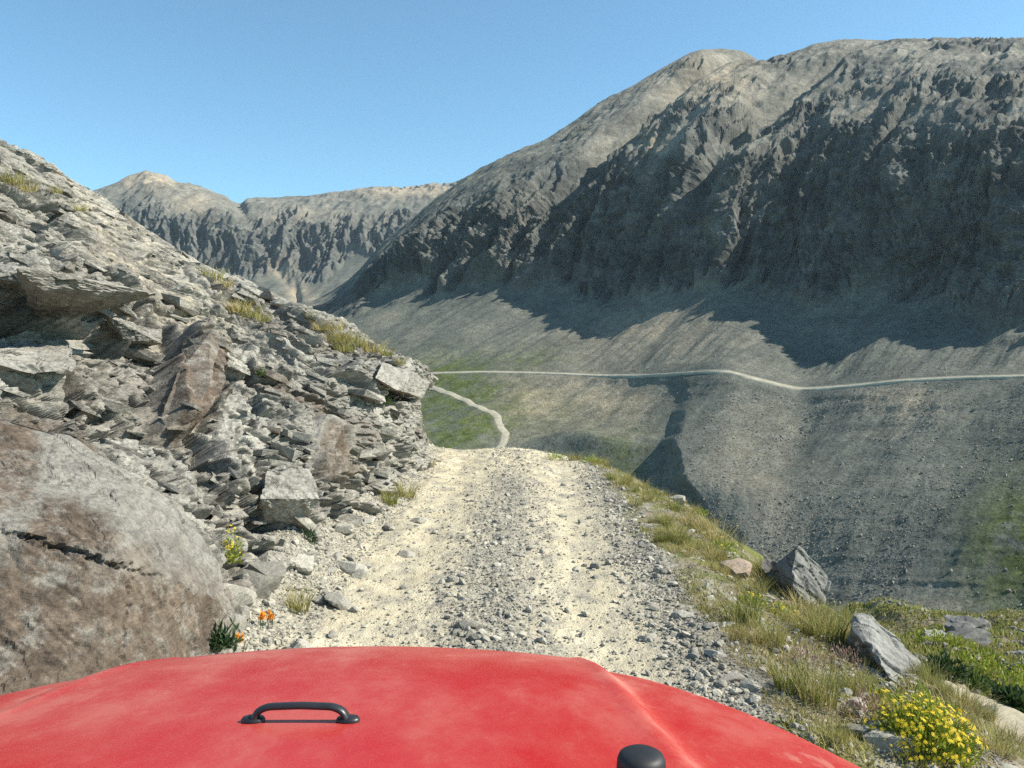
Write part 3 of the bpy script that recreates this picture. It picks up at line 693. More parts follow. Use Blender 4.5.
def box_hull(seed):
    g = np.random.default_rng(seed)
    c = np.array([[a, b, c] for a in (-1, 1) for b in (-1, 1) for c in (-1, 1)], float) + g.normal(0, .17, (8, 3))
    ex = g.uniform(-1.15, 1.15, (5, 3))
    return hull(np.concatenate([c, ex]) * np.array([1, g.uniform(.5, .85), g.uniform(.13, .26)]))
TPL = [box_hull(4100 + k) for k in range(24)]
def rot_to(nb, spin, tilt):
    """frames whose z axis is the (jittered) bedding normal"""
    n = len(spin); z = np.tile(np.array(nb) / np.linalg.norm(nb), (n, 1)) + tilt; z /= np.linalg.norm(z, axis=1, keepdims=True)
    x = np.stack([np.cos(spin), np.sin(spin), 0 * spin], -1); x -= (x * z).sum(1, keepdims=True) * z; x /= np.linalg.norm(x, axis=1, keepdims=True)
    return np.stack([x, np.cross(z, x), z], -1)
vis = (OPX > -60) & (OPX < 460) & (OPY < 700)
cand = np.argwhere(vis); NBk = 16000
pick = cand[rng.integers(0, len(cand), NBk)]; a_, b_ = pick[:, 0], pick[:, 1]
clus = .5 + fbm(A_[a_, b_] / .8, W[a_, b_] / .3, 450, 3)
pk = rng.random(NBk) < np.clip((1 - .93 * smoothz[a_, b_]) * rk[a_, b_] * np.clip(.02 + 1.15 * clus, .04, 1), 0, 1); a_, b_ = a_[pk], b_[pk]
nk = len(a_); Pp = O[a_, b_]; rb = rubble[a_, b_]
pxs_ = np.minimum(4.2 * (1 - rng.random(nk)) ** (-1 / 1.6), 32) * (1 + .3 * rb); size = .5 * pxs_ * np.clip(Pp[:, 1], 3, 16) / F * 1.25
size *= np.where(OPY[a_, b_] < 330, .85, 1)
spin = rng.normal(1.5, .32, nk) + rng.normal(0, .6, nk) * rb; Rm = rot_to((.30, .26, 1), spin, rng.normal(0, 1, (nk, 3)) * (.07 + .3 * rb)[:, None])
Pp = Pp + D[a_, b_] * (size * rng.uniform(-.95, -.2, nk) + size * .45 * rb)[:, None]
Vs = [O.reshape(-1, 3)]; g4 = grid_faces(RO, NSg); Fs = [np.concatenate([g4[:, [0, 1, 2]], g4[:, [0, 2, 3]]])]
tints = [tint.ravel()]; browns = [brown.ravel()]; dusts = [dustm.ravel()]; off = O.shape[0] * O.shape[1]; tid = rng.integers(0, len(TPL), nk); nsheet = len(Fs[0])
for k, (V0, F0) in enumerate(TPL):
    m = tid == k; c = int(m.sum())
    V = np.einsum('nij,vj->nvi', Rm[m], V0) * size[m][:, None, None] + Pp[m][:, None]
    Vs.append(V.reshape(-1, 3)); Fs.append((F0[None] + (off + np.arange(c) * len(V0))[:, None, None]).reshape(-1, 3)); off += c * len(V0)
    rep_ = lambda v: np.repeat(v, len(V0))
    tints.append(rep_(np.clip(rng.random(c) ** 1.6 * .5 + .3 * (tint[a_, b_][m] - .3), 0, 1))); browns.append(rep_(np.where(rng.random(c) < .1, .7, .6 * brown[a_, b_][m]))); dusts.append(rep_(.35 * dustm[a_, b_][m]))
def slab(pts, cuts, amp, seed, br, tn=.15, layer=(.3, .2, .9)):
    """a large named block of the outcrop; points are picked on its face, then pushed out of it by so many metres"""
    global off
    W3 = []
    for x, y, o in pts:
        p = on_outcrop(x, y); W3.append(p + o * np.array([.80, -.55, .2]))
    V, Fc = hull_rock(np.array(W3), cuts, amp, seed, layer, .5 if br is None else .6, .014 if br is None else (.004 if br > .6 else .014))
    Vs.append(V); Fs.append(Fc + off); off += len(V)
    if br is None:
        x, y = to_px(V); x = x + 14 * fbm(x / 40, y / 40, 460, 3); y = y + 14 * fbm(x / 40, y / 40, 461, 3)
        e_ = lambda cx, cy, a, b: np.clip(1.5 - 1.5 * ((x - cx) / a) ** 2 - 1.5 * ((y - cy) / b) ** 2, 0, 1)
        br = np.clip(e_(50, 628, 215, 100) + e_(68, 528, 52, 38) + e_(5, 455, 42, 70) + .8 * e_(175, 625, 50, 45), 0, 1)
        x, y = to_px(V); x = x + 5 * fbm(x / 14, y / 14, 462, 4); y = y + 5 * fbm(x / 14, y / 14, 463, 4)
        thin = .55 + .8 * np.clip(.5 + fbm(x / 25, y / 25, 464, 2), 0, 1)
        c_ = lambda cx, cy, a, b: e_(cx, cy, a * (thin if a < b else 1), b * (thin if b < a else 1))
        V = V - np.array([.8, -.55, .2]) * (.06 * thin * np.exp(-((y - 536 - .30 * (x - 20)) / 2.4) ** 2) * sstep(-10, 25, x) * sstep(170, 130, x) + .02 * np.exp(-((x - 128 + .1 * (y - 600)) / 2.2) ** 2) * sstep(572, 580, y))[:, None]; Vs[-1] = V
    tints.append(np.full(len(V), tn)); dusts.append(np.zeros(len(V))); browns.append(br * np.ones(len(V)))
slab([(-70, 400, .05), (10, 425, .10), (62, 440, .12), (120, 478, .14), (172, 510, .14), (206, 556, .10), (219, 640, .26), (182, 668, .36), (60, 690, .38), (-60, 700, .38), (60, 730, .38), (75, 548, .30), (160, 590, .30), (214, 606, .20), (-50, 520, .28), (80, 500, -.5), (20, 640, -.5), (150, 640, -.5)], 6, .018, 4201, None, .8)
slab([(180, 338, .06), (206, 336, .10), (217, 346, .06), (204, 385, .12), (180, 434, .10), (166, 430, .05), (158, 418, .04), (172, 375, .10), (188, 385, -.4), (180, 410, -.4)], 5, .012, 4202, .8, .1)
slab([(-50, 308, 1.15), (40, 313, 1.25), (92, 322, 1.2), (60, 330, 1.15), (-20, 325, 1.1), (20, 318, .2), (60, 322, .2)], 5, .03, 4215, .05, .35, (.2, .3, 1))
slab([(-40, 272, .25), (20, 280, .40), (70, 292, .46), (112, 306, .36), (120, 311, .15), (60, 301, .40), (0, 291, .38), (-40, 285, .3), (40, 274, -.5), (90, 290, -.5), (-20, 268, -.5)], 5, .03, 4204, .05, .2, (.2, .3, 1))
slab([(40, 330, -.2), (90, 338, -.1), (105, 346, -.1), (60, 344, -.1), (30, 338, -.1), (60, 335, -.9), (90, 340, -.9)], 5, .02, 4214, .05, .3, (.2, .3, 1))
slab([(100, 322, .2), (150, 335, .25), (158, 346, .15), (110, 345, .2), (125, 325, -.4), (140, 345, -.4)], 5, .015, 4205, .1, .25, (.2, .3, 1))
slab([(262, 470, .05), (300, 468, .12), (312, 500, .15), (290, 532, .15), (262, 528, .08), (258, 500, .06), (285, 500, -.4), (280, 520, -.4)], 5, .015, 4206, 0, .2)
slab([(382, 362, .05), (412, 372, .12), (426, 386, .12), (420, 396, .1), (390, 390, .16), (372, 380, .1), (395, 375, -.5), (405, 385, -.5)], 5, .02, 4207, 0, .3)
slab([(12, 345, .1), (60, 352, .2), (62, 372, .2), (20, 378, .12), (-30, 360, .1), (20, 360, -.4), (50, 362, -.4)], 5, .02, 4208, .05, .25)
FF_ = np.concatenate(Fs)
me = mesh_np('rock_outcrop', np.concatenate(Vs), FF_, False, dict(tint=np.concatenate(tints), brown=np.concatenate(browns), dust=np.concatenate(dusts)), M['outcrop'])
sm = np.zeros(len(FF_), bool); sm[:nsheet] = False; me.polygons.foreach_set('use_smooth', sm)
tag(new_obj('rock_outcrop', me), kind='structure')

# ------------------------------------------------------------------ rocks one can count
def ico(sub):
    bm = bmesh.new(); bmesh.ops.create_icosphere(bm, subdivisions=sub, radius=1)
    V = np.array([v.co for v in bm.verts]); Fc = np.array([[v.index for v in f.verts] for f in bm.faces]); bm.free()
    return V / np.linalg.norm(V, axis=1, keepdims=True), Fc
def poly_rock(seed, sub, npl=11, aniso=(1, .75, .55), rough=.03):
    g = np.random.default_rng(seed); V, Fc = ico(sub)
    n = g.normal(size=(npl, 3)); n /= np.linalg.norm(n, axis=1, keepdims=True); n = np.concatenate([n, -n[: npl // 2]])
    dd = g.uniform(.55, 1.0, len(n))
    dot = V @ n.T
    r = np.min(np.where(dot > .08, dd / np.maximum(dot, .08), 9), axis=1).clip(0, 1.45)
    P = V * r[:, None]
    if rough: P = P * (1 + rough * fbm(P[:, 0] * 3 + seed, P[:, 1] * 3 + P[:, 2] * 2.3, seed, 3))[:, None]
    return P * np.array(aniso), Fc
def gp(x, y, lo=3.2, hi=22):
    Y = np.linspace(lo, hi, 1500); Pn = pt(np.float64(x), np.float64(y), Y)
    g = ground(Pn[:, 0], Y, False); k = np.where(Pn[:, 2] < g)[0]
    j = k[0] if len(k) else np.argmin(Pn[:, 2] - g)
    return np.array([Pn[j, 0], Y[j], g[j]])
def gz1(X, Y): return float(ground(np.array([X]), np.array([Y]), False)[0])
STONE_ME = [mesh_np('stone', *poly_rock(500 + k, 3, 10 + k % 4, [(1, .8, .5), (1, .65, .42), (1, .85, .7), (1, .5, .36)][k % 4]), False, None, M['stone']) for k in range(12)]
BROWN_ME = [mesh_np('stone', *poly_rock(540 + k, 3, 10, (1, .75, .55)), False, None, M['brownstone']) for k in range(3)]
nst = [0]
def stone(P, size, label, group=None, me=None, tilt=.5, rz=None, cat='stone', name='stone', sink=.15):
    o = bpy.data.objects.new(name, me or STONE_ME[rng.integers(12)]); COL.objects.link(o)
    o.location = (P[0], P[1], P[2] + size * sink); o.scale = (size,) * 3
    o.rotation_euler = (rng.normal() * tilt * .5, rng.normal() * tilt * .5, rng.uniform(0, 6.28) if rz is None else rz)
    return tag(o, label, cat, group)
def zone(n, fx, ylo, yhi, smin, smax, label, group, a=2.0):
    for _ in range(n):
        u = rng.random(); Y = ylo * (yhi / ylo) ** (u ** 1.25); X = xc(Y) + fx()
        s = min(smax, smin * (1 - rng.random()) ** (-1 / a))
        stone((X, Y, gz1(X, Y)), s * .62, label, group)
zone(105, lambda: -2.0 + .85 * rng.random() ** 1.3, 4.7, 12.5, .045, .17, 'loose pale grey stone in the rubble between the rock outcrop and the left wheel track', 'rubble stones at the foot of the outcrop', 1.7)
zone(55, lambda: rng.normal() * .22, 4.9, 13, .028, .07, 'small grey stone in the gravel strip between the two wheel tracks', 'stones in the middle strip of the road')
zone(85, lambda: 1.28 + .2 * rng.normal(), 4.4, 12, .035, .10, 'grey stone in the coarse gravel between the right wheel track and the grass', 'stones along the right margin of the road')
zone(22, lambda: 2.15 + .2 * rng.normal(), 4.2, 9, .04, .09, 'grey stone lying among the grass on the right shoulder', 'stones in the shoulder grass')
for x, y, wpx, lab in ((468, 628, 34, 'flat dark stone in the middle of the road nearest to the red bonnet'), (478, 640, 26, 'pale stone just in front of the flat dark stone by the red bonnet'), (497, 524, 15, 'dark stone standing alone in the middle strip of the road, halfway to the crest'),
        (520, 557, 17, 'grey stone on the right edge of the middle gravel strip, below the road\'s halfway point'), (464, 601, 17, 'grey stone at the left edge of the middle gravel strip'),
        (684, 618, 30, 'flat slab-like stone in the gravel right of the right wheel track'), (645, 640, 18, 'rounded stone in the gravel just beyond the right bonnet corner'), (407, 556, 20, 'angular pale stone at the outer edge of the left wheel track'),
        (418, 522, 18, 'dark-sided stone lying left of the left wheel track near the rock nose'), (404, 589, 13, 'small dark stone inside the left wheel track'), (715, 656, 26, 'light grey stone at the edge of the shoulder grass near the bonnet'), (752, 690, 30, 'flat grey stone beside the large grass tuft on the right shoulder')):
    p = gp(x, y); stone(p, .5 * wpx * p[1] / F, lab, tilt=.2, rz=rng.normal() * .4, me=STONE_ME[rng.choice([1, 3, 5, 7, 0])])
for x, y, wpx, me, lab in ((733, 572, 44, BROWN_ME[0], 'brown-pink block half buried on the shoulder left of the pointed boulder'), (678, 503, 20, STONE_ME[2], 'dark stone on the brink of the shoulder where the road nears its crest'),
        (890, 748, 62, STONE_ME[5], 'grey block in front of the yellow flowered bush'), (256, 590, 62, STONE_ME[6], 'squarish grey block at the foot of the outcrop above the orange flowers'), (232, 604, 46, STONE_ME[2], 'grey wedge stone between the big brown bulge and the square block'),
        (366, 512, 40, STONE_ME[7], 'thin tilted slab at the foot of the outcrop near the rock nose'), (342, 532, 30, STONE_ME[4], 'grey block at the foot of the outcrop below the green cushion plant'), (300, 568, 34, STONE_ME[10], 'tall grey stone in the rubble right of the square block'), (352, 572, 30, STONE_ME[8], 'pale stone in the rubble beside the left wheel track'), (860, 735, 40, STONE_ME[9], 'low grey stone left of the yellow flowered bush'), (340, 605, 36, STONE_ME[0], 'wide pale stone at the left edge of the road near the bonnet')):
    p = gp(x, y); stone(p, .5 * wpx * p[1] / F, lab, me=me, tilt=.5, rz=rng.normal() * .6, cat='rock')

# gravel too fine to count
def gravel(n, smin, smax, a, tpl_sub, name):
    ntpl = 6; parts_V = []; parts_F = []; off = 0
    Y = 3.3 * (16 / 3.3) ** (rng.random(n) ** 1.05); dxx = rng.uniform(-2.0, 2.75, n)
    den = .12 + .46 * np.exp(-(dxx / .36) ** 2) + .75 * np.exp(-((dxx - 1.3) / .22) ** 2) + .9 * sstep(-1.15, -1.5, dxx) + .35 * sstep(1.7, 2.2, dxx)
    den *= .45 + .9 * np.clip(.5 + fbm(dxx / .3, Y / .5, 601, 2), 0, 1)
    k = rng.random(n) < den; Y = Y[k]; X = xc(Y) + dxx[k]; k2 = X < I(Y, EY, EX) + .5; X, Y = X[k2], Y[k2]
    s = np.minimum(smax, smin * (1 - rng.random(len(X))) ** (-1 / a)) * .6
    Z = ground(X, Y, True) + s * .18
    tid = rng.integers(0, ntpl, len(X))
    for tp in range(ntpl):
        V0, F0 = poly_rock(620 + tp, tpl_sub, 9, (1, .78, .6), 0); m = tid == tp; c = m.sum()
        Rm = rand_rot(c); V = np.einsum('nij,vj->nvi', Rm, V0); V[..., 2] *= .75
        V = V * s[m][:, None, None] + np.stack([X[m], Y[m], Z[m]], -1)[:, None]
        parts_F.append((F0[None] + (off + np.arange(c) * len(V0))[:, None, None]).reshape(-1, 3)); parts_V.append(V.reshape(-1, 3)); off += c * len(V0)
    tag(new_obj(name, mesh_np(name, np.concatenate(parts_V), np.concatenate(parts_F), False, None, M['pebble'])), kind='stuff')
gravel(100000, .012, .035, 2.6, 1, 'gravel')
gravel(7000, .03, .075, 2.6, 2, 'coarse_gravel')

def boulder(pxs, label, seed, amp=.02, cuts=5, mat='boulder', layer=(.3, .2, .9), near=1.):
    pts = np.array([pt(np.float64(a), np.float64(b), np.float64(c) * near) for a, b, c in pxs]); c = pts.mean(0); c[2] = pts[:, 2].min()
    V, Fc = hull_rock(pts - c, cuts, amp, seed, layer)
    o = new_obj('boulder', mesh_np('boulder', V, Fc, False, None, M[mat])); o.location = c
    return tag(o, label, 'boulder')
boulder([(798, 545, 7.05), (829, 578, 7.15), (828, 590, 7.1), (821, 607, 6.95), (806, 603, 6.85), (793, 586, 6.85), (792, 572, 6.88), (772, 563, 7.25), (776, 580, 7.2), (800, 550, 7.5), (822, 585, 7.55), (782, 600, 7.3), (800, 615, 7.0)],
        'large pointed grey boulder with a flat sunlit face on the brink of the right shoulder', 701, .022, 5, 'boulder', (.55, .1, .8), .97)
boulder([(764, 556, 7.3), (770, 558, 7.35), (784, 581, 7.15), (784, 592, 7.1), (777, 590, 7.05), (761, 566, 7.2), (775, 566, 7.5), (786, 588, 7.4)], 'narrow dark slab leaning against the left side of the pointed boulder', 702, .01, 4, 'boulder')
boulder([(853, 619, 6.2), (868, 614, 6.3), (895, 634, 6.2), (917, 658, 5.95), (927, 682, 5.7), (914, 696, 5.45), (890, 678, 5.5), (872, 652, 5.7), (856, 632, 6.0), (853, 642, 6.15), (872, 674, 5.85), (896, 700, 5.6), (920, 700, 5.75), (880, 640, 6.6), (920, 690, 6.1)],
        'long tilted grey slab sloping down beside the yellow flowered bush', 703, .03, 5, 'boulder', (.5, .1, .85), .89)
boulder([(858, 662, 5.75), (876, 668, 5.65), (893, 690, 5.4), (890, 702, 5.35), (866, 690, 5.5), (858, 676, 5.65), (876, 690, 5.8), (862, 690, 5.8)], 'small broken block under the lower edge of the long tilted slab', 704, .014, 4, 'boulder', near=.89)
# mossy rocks on the hillside below
HB = [mesh_np('boulder', *poly_rock(720 + k, 4, 12, (1, .7, .5), .12), False, None, M['boulder']) for k in range(4)]
for k, (x, y, wp, lab) in enumerate(((918, 628, 34, 'dark rock at the left end of the hillside brow below the slab'), (965, 632, 60, 'broad mossy rock on the brow of the hillside below the road'), (955, 648, 66, 'wide grey rock in the middle of the hillside below the brow'), (975, 660, 54, 'grey rock with a dark hollow just above the green shrubs'),
        (935, 640, 36, 'dark jagged rock on the hillside right of the slab'), (1010, 640, 44, 'grey rock at the right edge of the picture near the hillside brow'), (990, 628, 24, 'small dark rock on the hillside brow'), (1018, 655, 30, 'dark rock at the right edge above the yellow green meadow'),
        (985, 712, 22, 'flat pale stone on the bare path below the shrubs'), (1012, 722, 30, 'grey stone at the right end of the bare path'), (940, 678, 20, 'small stone at the upper end of the bare path'), (1000, 668, 26, 'low rock between the shrubs and the brow'))):
    p = hill_at(x, y); s = .5 * wp * p[1] / F
    o = stone(p, s, lab, me=HB[k % 4], tilt=.25, rz=rng.normal() * .5, cat='rock', name='boulder', sink=.05)

# ------------------------------------------------------------------ grass and flowers
def tuft_mesh(seed, n, h, spread, dry, wd=.0045, lean=.5):
    g = np.random.default_rng(seed); Lv = 4
    a = g.uniform(0, 6.283, n); rad = spread * np.sqrt(g.random(n)) * .55; hh = h * g.uniform(.45, 1.1, n); ln = lean * hh * g.uniform(.2, 1.2, n)
    da = a + g.normal(0, .7, n); s = np.linspace(0, 1, Lv)
    cx = rad[:, None] * np.cos(a)[:, None] + np.cos(da)[:, None] * ln[:, None] * s ** 1.8
    cy = rad[:, None] * np.sin(a)[:, None] + np.sin(da)[:, None] * ln[:, None] * s ** 1.8
    cz = hh[:, None] * (s - .12 * s ** 3) - .01
    w_ = wd * (1 - .85 * s)[None] * g.uniform(.7, 1.3, n)[:, None]; fa = g.uniform(0, 6.283, n)[:, None]
    L = np.stack([cx - np.cos(fa) * w_, cy - np.sin(fa) * w_, cz], -1); Rr = np.stack([cx + np.cos(fa) * w_, cy + np.sin(fa) * w_, cz], -1)
    V = np.stack([L, Rr], 2).reshape(-1, 3); b = (np.arange(n) * Lv * 2)[:, None, None]
    q = np.array([[2 * k, 2 * k + 1, 2 * k + 3, 2 * k + 2] for k in range(Lv - 1)])
    vary = np.repeat(g.random(n), Lv * 2); dr = np.repeat(np.clip(dry + g.normal(0, .22, n), 0, 1), Lv * 2)
    tip = np.tile(np.repeat(s ** 2 * .55, 2), n)
    return mesh_np('grass_tuft', V, (q[None] + b).reshape(-1, 4), False, dict(vary=vary, dry=dr, tip=tip), M['grass'])
GREEN = [tuft_mesh(800 + k, 150, 1, .75, .18, .014, .55) for k in range(4)]
MIXED = [tuft_mesh(810 + k, 130, 1, .8, .5, .013, .7) for k in range(4)]
DRY = [tuft_mesh(820 + k, 120, 1, .9, .85, .013, .85) for k in range(4)]
def tuft(P, h, kind, label, group=None, wide=1.0):
    o = bpy.data.objects.new('grass_tuft', kind[rng.integers(len(kind))]); COL.objects.link(o)
    h *= .88; o.location = P; o.scale = (h * wide, h * wide, h); o.rotation_euler = (rng.normal() * .06, rng.normal() * .06, rng.uniform(0, 6.28))
    return tag(o, label, 'grass', group)
for x, y, hp, kd, wd, lab in ((745, 622, 44, GREEN, 1.1, 'green grass tuft left of and below the pointed boulder'), (772, 645, 42, MIXED, .8, 'thin upright grass tuft with brown tips between the boulder and the bonnet'), (826, 640, 40, GREEN, 1.2, 'broad bright green grass tuft between the pointed boulder and the long slab'),
        (818, 705, 60, MIXED, .8, 'tall green and brown grass tuft nearest to the right bonnet edge'), (850, 628, 30, GREEN, 1.0, 'green grass tuft on the brink just above the long slab'), (716, 545, 38, DRY, .9, 'straw coloured grass tuft on the brink behind the yellow green cushion'), (762, 578, 26, GREEN, .8, 'short green grass tuft directly left of the leaning dark slab'),
        (790, 690, 44, GREEN, 1.0, 'dark green grass tuft left of the tall brown-tipped tuft'), (735, 640, 26, DRY, .9, 'straw grass tuft in the gravel edge below the brown block'), (860, 690, 36, MIXED, .9, 'grass tuft at the lower left end of the long slab'), (835, 742, 30, MIXED, 1.1, 'low grass tuft close to the bonnet left of the yellow bush'),
        (955, 725, 40, DRY, 1.1, 'dry brown grass tuft right behind the yellow bush'), (995, 752, 40, DRY, 1.1, 'dry brown grass tuft at the lower right corner'), (575, 460, 11, MIXED, 1.5, 'small tuft of grass at the road crest'),
        (298, 612, 40, MIXED, .7, 'grey green grass tuft at the foot of the outcrop right of the orange flowers'), (405, 497, 24, MIXED, 1.1, 'grass clump at the foot of the rock nose'), (390, 505, 24, GREEN, .9, 'green grass clump left of the clump at the rock nose'), (430, 466, 10, DRY, 1.2, 'tiny dry tuft at the very tip of the rock nose')):
    p = gp(x, y); tuft(p, hp * p[1] / F, kd, lab, None, wd)
k = 0
while k < 150:
    Y = 4.1 * (14.5 / 4.1) ** rng.random(); e = float(I(Y, EY, EX)); X = e + .14 - (e - 1.25) * rng.random() ** 1.5
    X += .12 if Y < 6 else 0
    if fbm(np.array([X / .5]), np.array([Y / .8]), 850, 2)[0] < (-.1 if X > e - .4 else .12): continue
    h = rng.uniform(.09, .22) * (1 if Y > 5.5 else .8); gk = rng.random()
    kd, lab, grp = ((GREEN, 'green grass tuft on the brink of the right road shoulder', 'green grass tufts along the shoulder') if gk < .3 else (MIXED, 'half dry yellow green grass tuft on the right road shoulder', 'half dry grass tufts along the shoulder') if gk < .62 else (DRY, 'straw coloured dry grass tuft on the right road shoulder', 'dry grass tufts along the shoulder'))
    tuft((X, Y, gz1(X, Y)), h, kd, lab, grp, rng.uniform(.8, 1.35)); k += 1
for x, y, hp in ((214, 280, 14), (226, 288, 12), (238, 312, 17), (250, 318, 16), (262, 322, 10), (310, 322, 8), (322, 330, 11), (334, 333, 13), (344, 342, 14), (352, 346, 13), (362, 348, 13), (372, 352, 14), (384, 356, 10), (398, 364, 9), (14, 186, 16), (28, 192, 14), (58, 196, 8), (82, 214, 8), (345, 352, 15), (336, 345, 12)):
    p = on_outcrop(x, y) + np.array([.02, -.03, .03]); tuft(p, 1.3 * hp * p[1] / F, DRY if rng.random() < .55 else MIXED, 'yellowed grass tuft growing along the top of the rock outcrop', 'grass tufts on top of the outcrop', 1.3)

nl = 30000; Yl = 3.5 * (14.5 / 3.5) ** rng.random(nl); el_ = I(Yl, EY, EX); Xl = el_ + .3 - (el_ - 1.05) * rng.random(nl) ** .9
kl = rng.random(nl) < sstep(-.25, .3, fbm(Xl / .45, Yl / .6, 851, 3)); Xl, Yl = Xl[kl], Yl[kl]; nl = len(Xl); Pl = np.stack([Xl, Yl, ground(Xl, Yl, False)], -1)
al = rng.uniform(0, 6.28, nl); hl = rng.uniform(.015, .07, nl); wl_ = .004
blades = np.stack([Pl + np.stack([np.cos(al) * wl_, np.sin(al) * wl_, -.01 + 0 * al], -1), Pl - np.stack([np.cos(al) * wl_, np.sin(al) * wl_, .01 + 0 * al], -1), Pl + np.stack([rng.normal(0, .03, nl), rng.normal(0, .03, nl), hl], -1)], 1)
tag(new_obj('ground_cover', mesh_np('ground_cover', blades, np.arange(3 * nl).reshape(nl, 3), False, dict(vary=np.repeat(rng.random(nl), 3), dry=np.repeat(np.clip(.6 + rng.normal(0, .3, nl), 0, 1), 3), tip=np.zeros(3 * nl)), M['grass'])), kind='stuff')

def leaves(seed, n, rx, rz, ln, wd, up=.5, fill=.5):
    g = np.random.default_rng(seed)
    d = g.normal(size=(n, 3)); d[:, 2] = np.abs(d[:, 2]); d /= np.linalg.norm(d, axis=1, keepdims=True)
    r = g.uniform(fill, 1, n)[:, None]; c = d * r * np.array([rx, rx, rz]) * (1 + .45 * fbm(d[:, 0] * 2 + seed, d[:, 1] * 2 + d[:, 2], seed, 2))[:, None]
    ax = d + g.normal(0, .5, (n, 3)); ax[:, 2] += up; ax /= np.linalg.norm(ax, axis=1, keepdims=True)
    sd_ = np.cross(ax, g.normal(size=(n, 3))); sd_ /= np.linalg.norm(sd_, axis=1, keepdims=True); nn = np.cross(ax, sd_)
    L = (ln * g.uniform(.6, 1.2, n))[:, None]; Wd = (wd * g.uniform(.7, 1.2, n))[:, None]
    V = np.stack([c - ax * L * .5, c + sd_ * Wd * .5 + nn * L * .06, c + ax * L * .5 - nn * L * .05, c - sd_ * Wd * .5 + nn * L * .06], 1).reshape(-1, 3)
    return V, np.arange(4 * n).reshape(n, 4), np.repeat(g.random(n), 4), c, d
def flower_mesh(r, mat, name='flower', petals=9):
    V = [(0, 0, r * .18)]; Fc = []
    for k in range(petals):
        a = 6.283 * k / petals; b = 6.283 * .38 / petals
        i0 = len(V); V += [(r * .55 * math.cos(a - b), r * .55 * math.sin(a - b), r * .05), (r * math.cos(a - b * .4), r * math.sin(a - b * .4), r * .1), (r * math.cos(a + b * .4), r * math.sin(a + b * .4), r * .1), (r * .55 * math.cos(a + b), r * .55 * math.sin(a + b), r * .05)]
        Fc += [(0, i0, i0 + 1), (0, i0 + 1, i0 + 2), (0, i0 + 2, i0 + 3)]
    return mesh_np(name, np.array(V), np.array(Fc), False, dict(vary=np.linspace(0, 1, len(V))), mat)
def plant(name, P, label, cat, seed, n, rx, rz, ln, wd, mat, flowers=0, fr=.012, fmat=None, group=None, fill=.45, up=.5, extra=0):
    e = bpy.data.objects.new(name, None); COL.objects.link(e); e.location = P; e.empty_display_size = .1; tag(e, label, cat, group)
    V, Fc, vary, c, d = leaves(seed, n, rx, rz, ln, wd, up, fill)
    new_obj('foliage', mesh_np('foliage', V, Fc, False, dict(vary=vary), M[mat]), e)
    if flowers:
        fm = flower_mesh(fr, M[fmat]); g = np.random.default_rng(seed + 1)
        for k in range(flowers):
            dd = g.normal(size=3); dd[2] = abs(dd[2]) + .35; dd[1] -= .2; dd /= np.linalg.norm(dd)
            o = new_obj('flower', fm, e); o.location = dd * np.array([rx, rx, rz]) * g.uniform(.95, 1.15)
            o.rotation_euler = Vector(dd + g.normal(0, .35, 3) + np.array([.25, -.2, .3])).to_track_quat('Z', 'Y').to_euler(); s = g.uniform(.75, 1.25); o.scale = (s, s, s)
    if extra:
        g = np.random.default_rng(seed + 2); VV = np.array([v.co for v in fm.vertices]); FF = np.array([list(q_.vertices) for q_ in fm.polygons]); av = []; af = []
        for k in range(extra):
            dd = g.normal(size=3); dd[2] = abs(dd[2]) + .3; dd[1] -= .2; dd /= np.linalg.norm(dd)
            Rq = np.array(Vector(dd + g.normal(0, .35, 3) + np.array([.25, -.2, .3])).to_track_quat('Z', 'Y').to_matrix())
            av.append(VV @ Rq.T * g.uniform(.6, 1.0) + dd * np.array([rx, rx, rz]) * g.uniform(.85, 1.12)); af.append(FF + k * len(VV))
        tag(new_obj('blossoms', mesh_np('blossoms', np.concatenate(av), np.concatenate(af), False, dict(vary=g.random(len(VV) * extra)), M[fmat]), e), kind='stuff')
    return e
p = gp(925, 752)
plant('flowering_bush', p + np.array([.02, .05, -.02]), 'bush covered in yellow daisy-like flowers at the lower right beside the bonnet', 'flower bush', 901, 2600, .26, .235, .05, .012, 'bright', 100, .0125, 'yellow', fill=.35, extra=190)
for x, y, wp, lab, fl in ((722, 552, 34, 'bright yellow green cushion plant on the brink left of the pointed boulder', 8), (750, 605, 30, 'yellow green flowering plant in the grass below the brown block', 14), (783, 618, 34, 'small yellow flowered plant in front of the pointed boulder', 16), (880, 700, 26, 'yellow flowered sprig under the lower end of the long slab', 12), (700, 510, 18, 'small yellow green plant on the brink near the dark stone', 0), (556, 460, 22, 'low green cushion plant left of the crest grass', 0), (590, 463, 22, 'low green cushion plant at the right end of the crest', 0)):
    p = gp(x, y); s = .5 * wp * p[1] / F
    plant('flowering_plant' if fl else 'cushion_plant', p, lab, 'plant', int(x), 260, s, s * .8, .05, .011, 'bright', fl, .011, 'yellow')
for x, y, wp, hp, mat, lab, fl in ((232, 563, 22, 34, 'bright', 'yellow green flowering plant growing in a crack of the outcrop', 30), (309, 542, 20, 16, 'darkleaf', 'dark green cushion plant on the rubble at the foot of the outcrop', 0), (262, 374, 14, 9, 'leaf', 'small green plant on the middle of the outcrop face', 0), (385, 402, 14, 8, 'leaf', 'small green plant under the overhang of the rock nose', 0)):
    p = on_outcrop(x, y); s = .5 * wp * p[1] / F
    plant('rock_plant', p + np.array([.03, -.03, 0]), lab, 'plant', int(x), 240, s, hp * p[1] / F, .045, .010, mat, fl, .009, 'yellow', fill=.2)
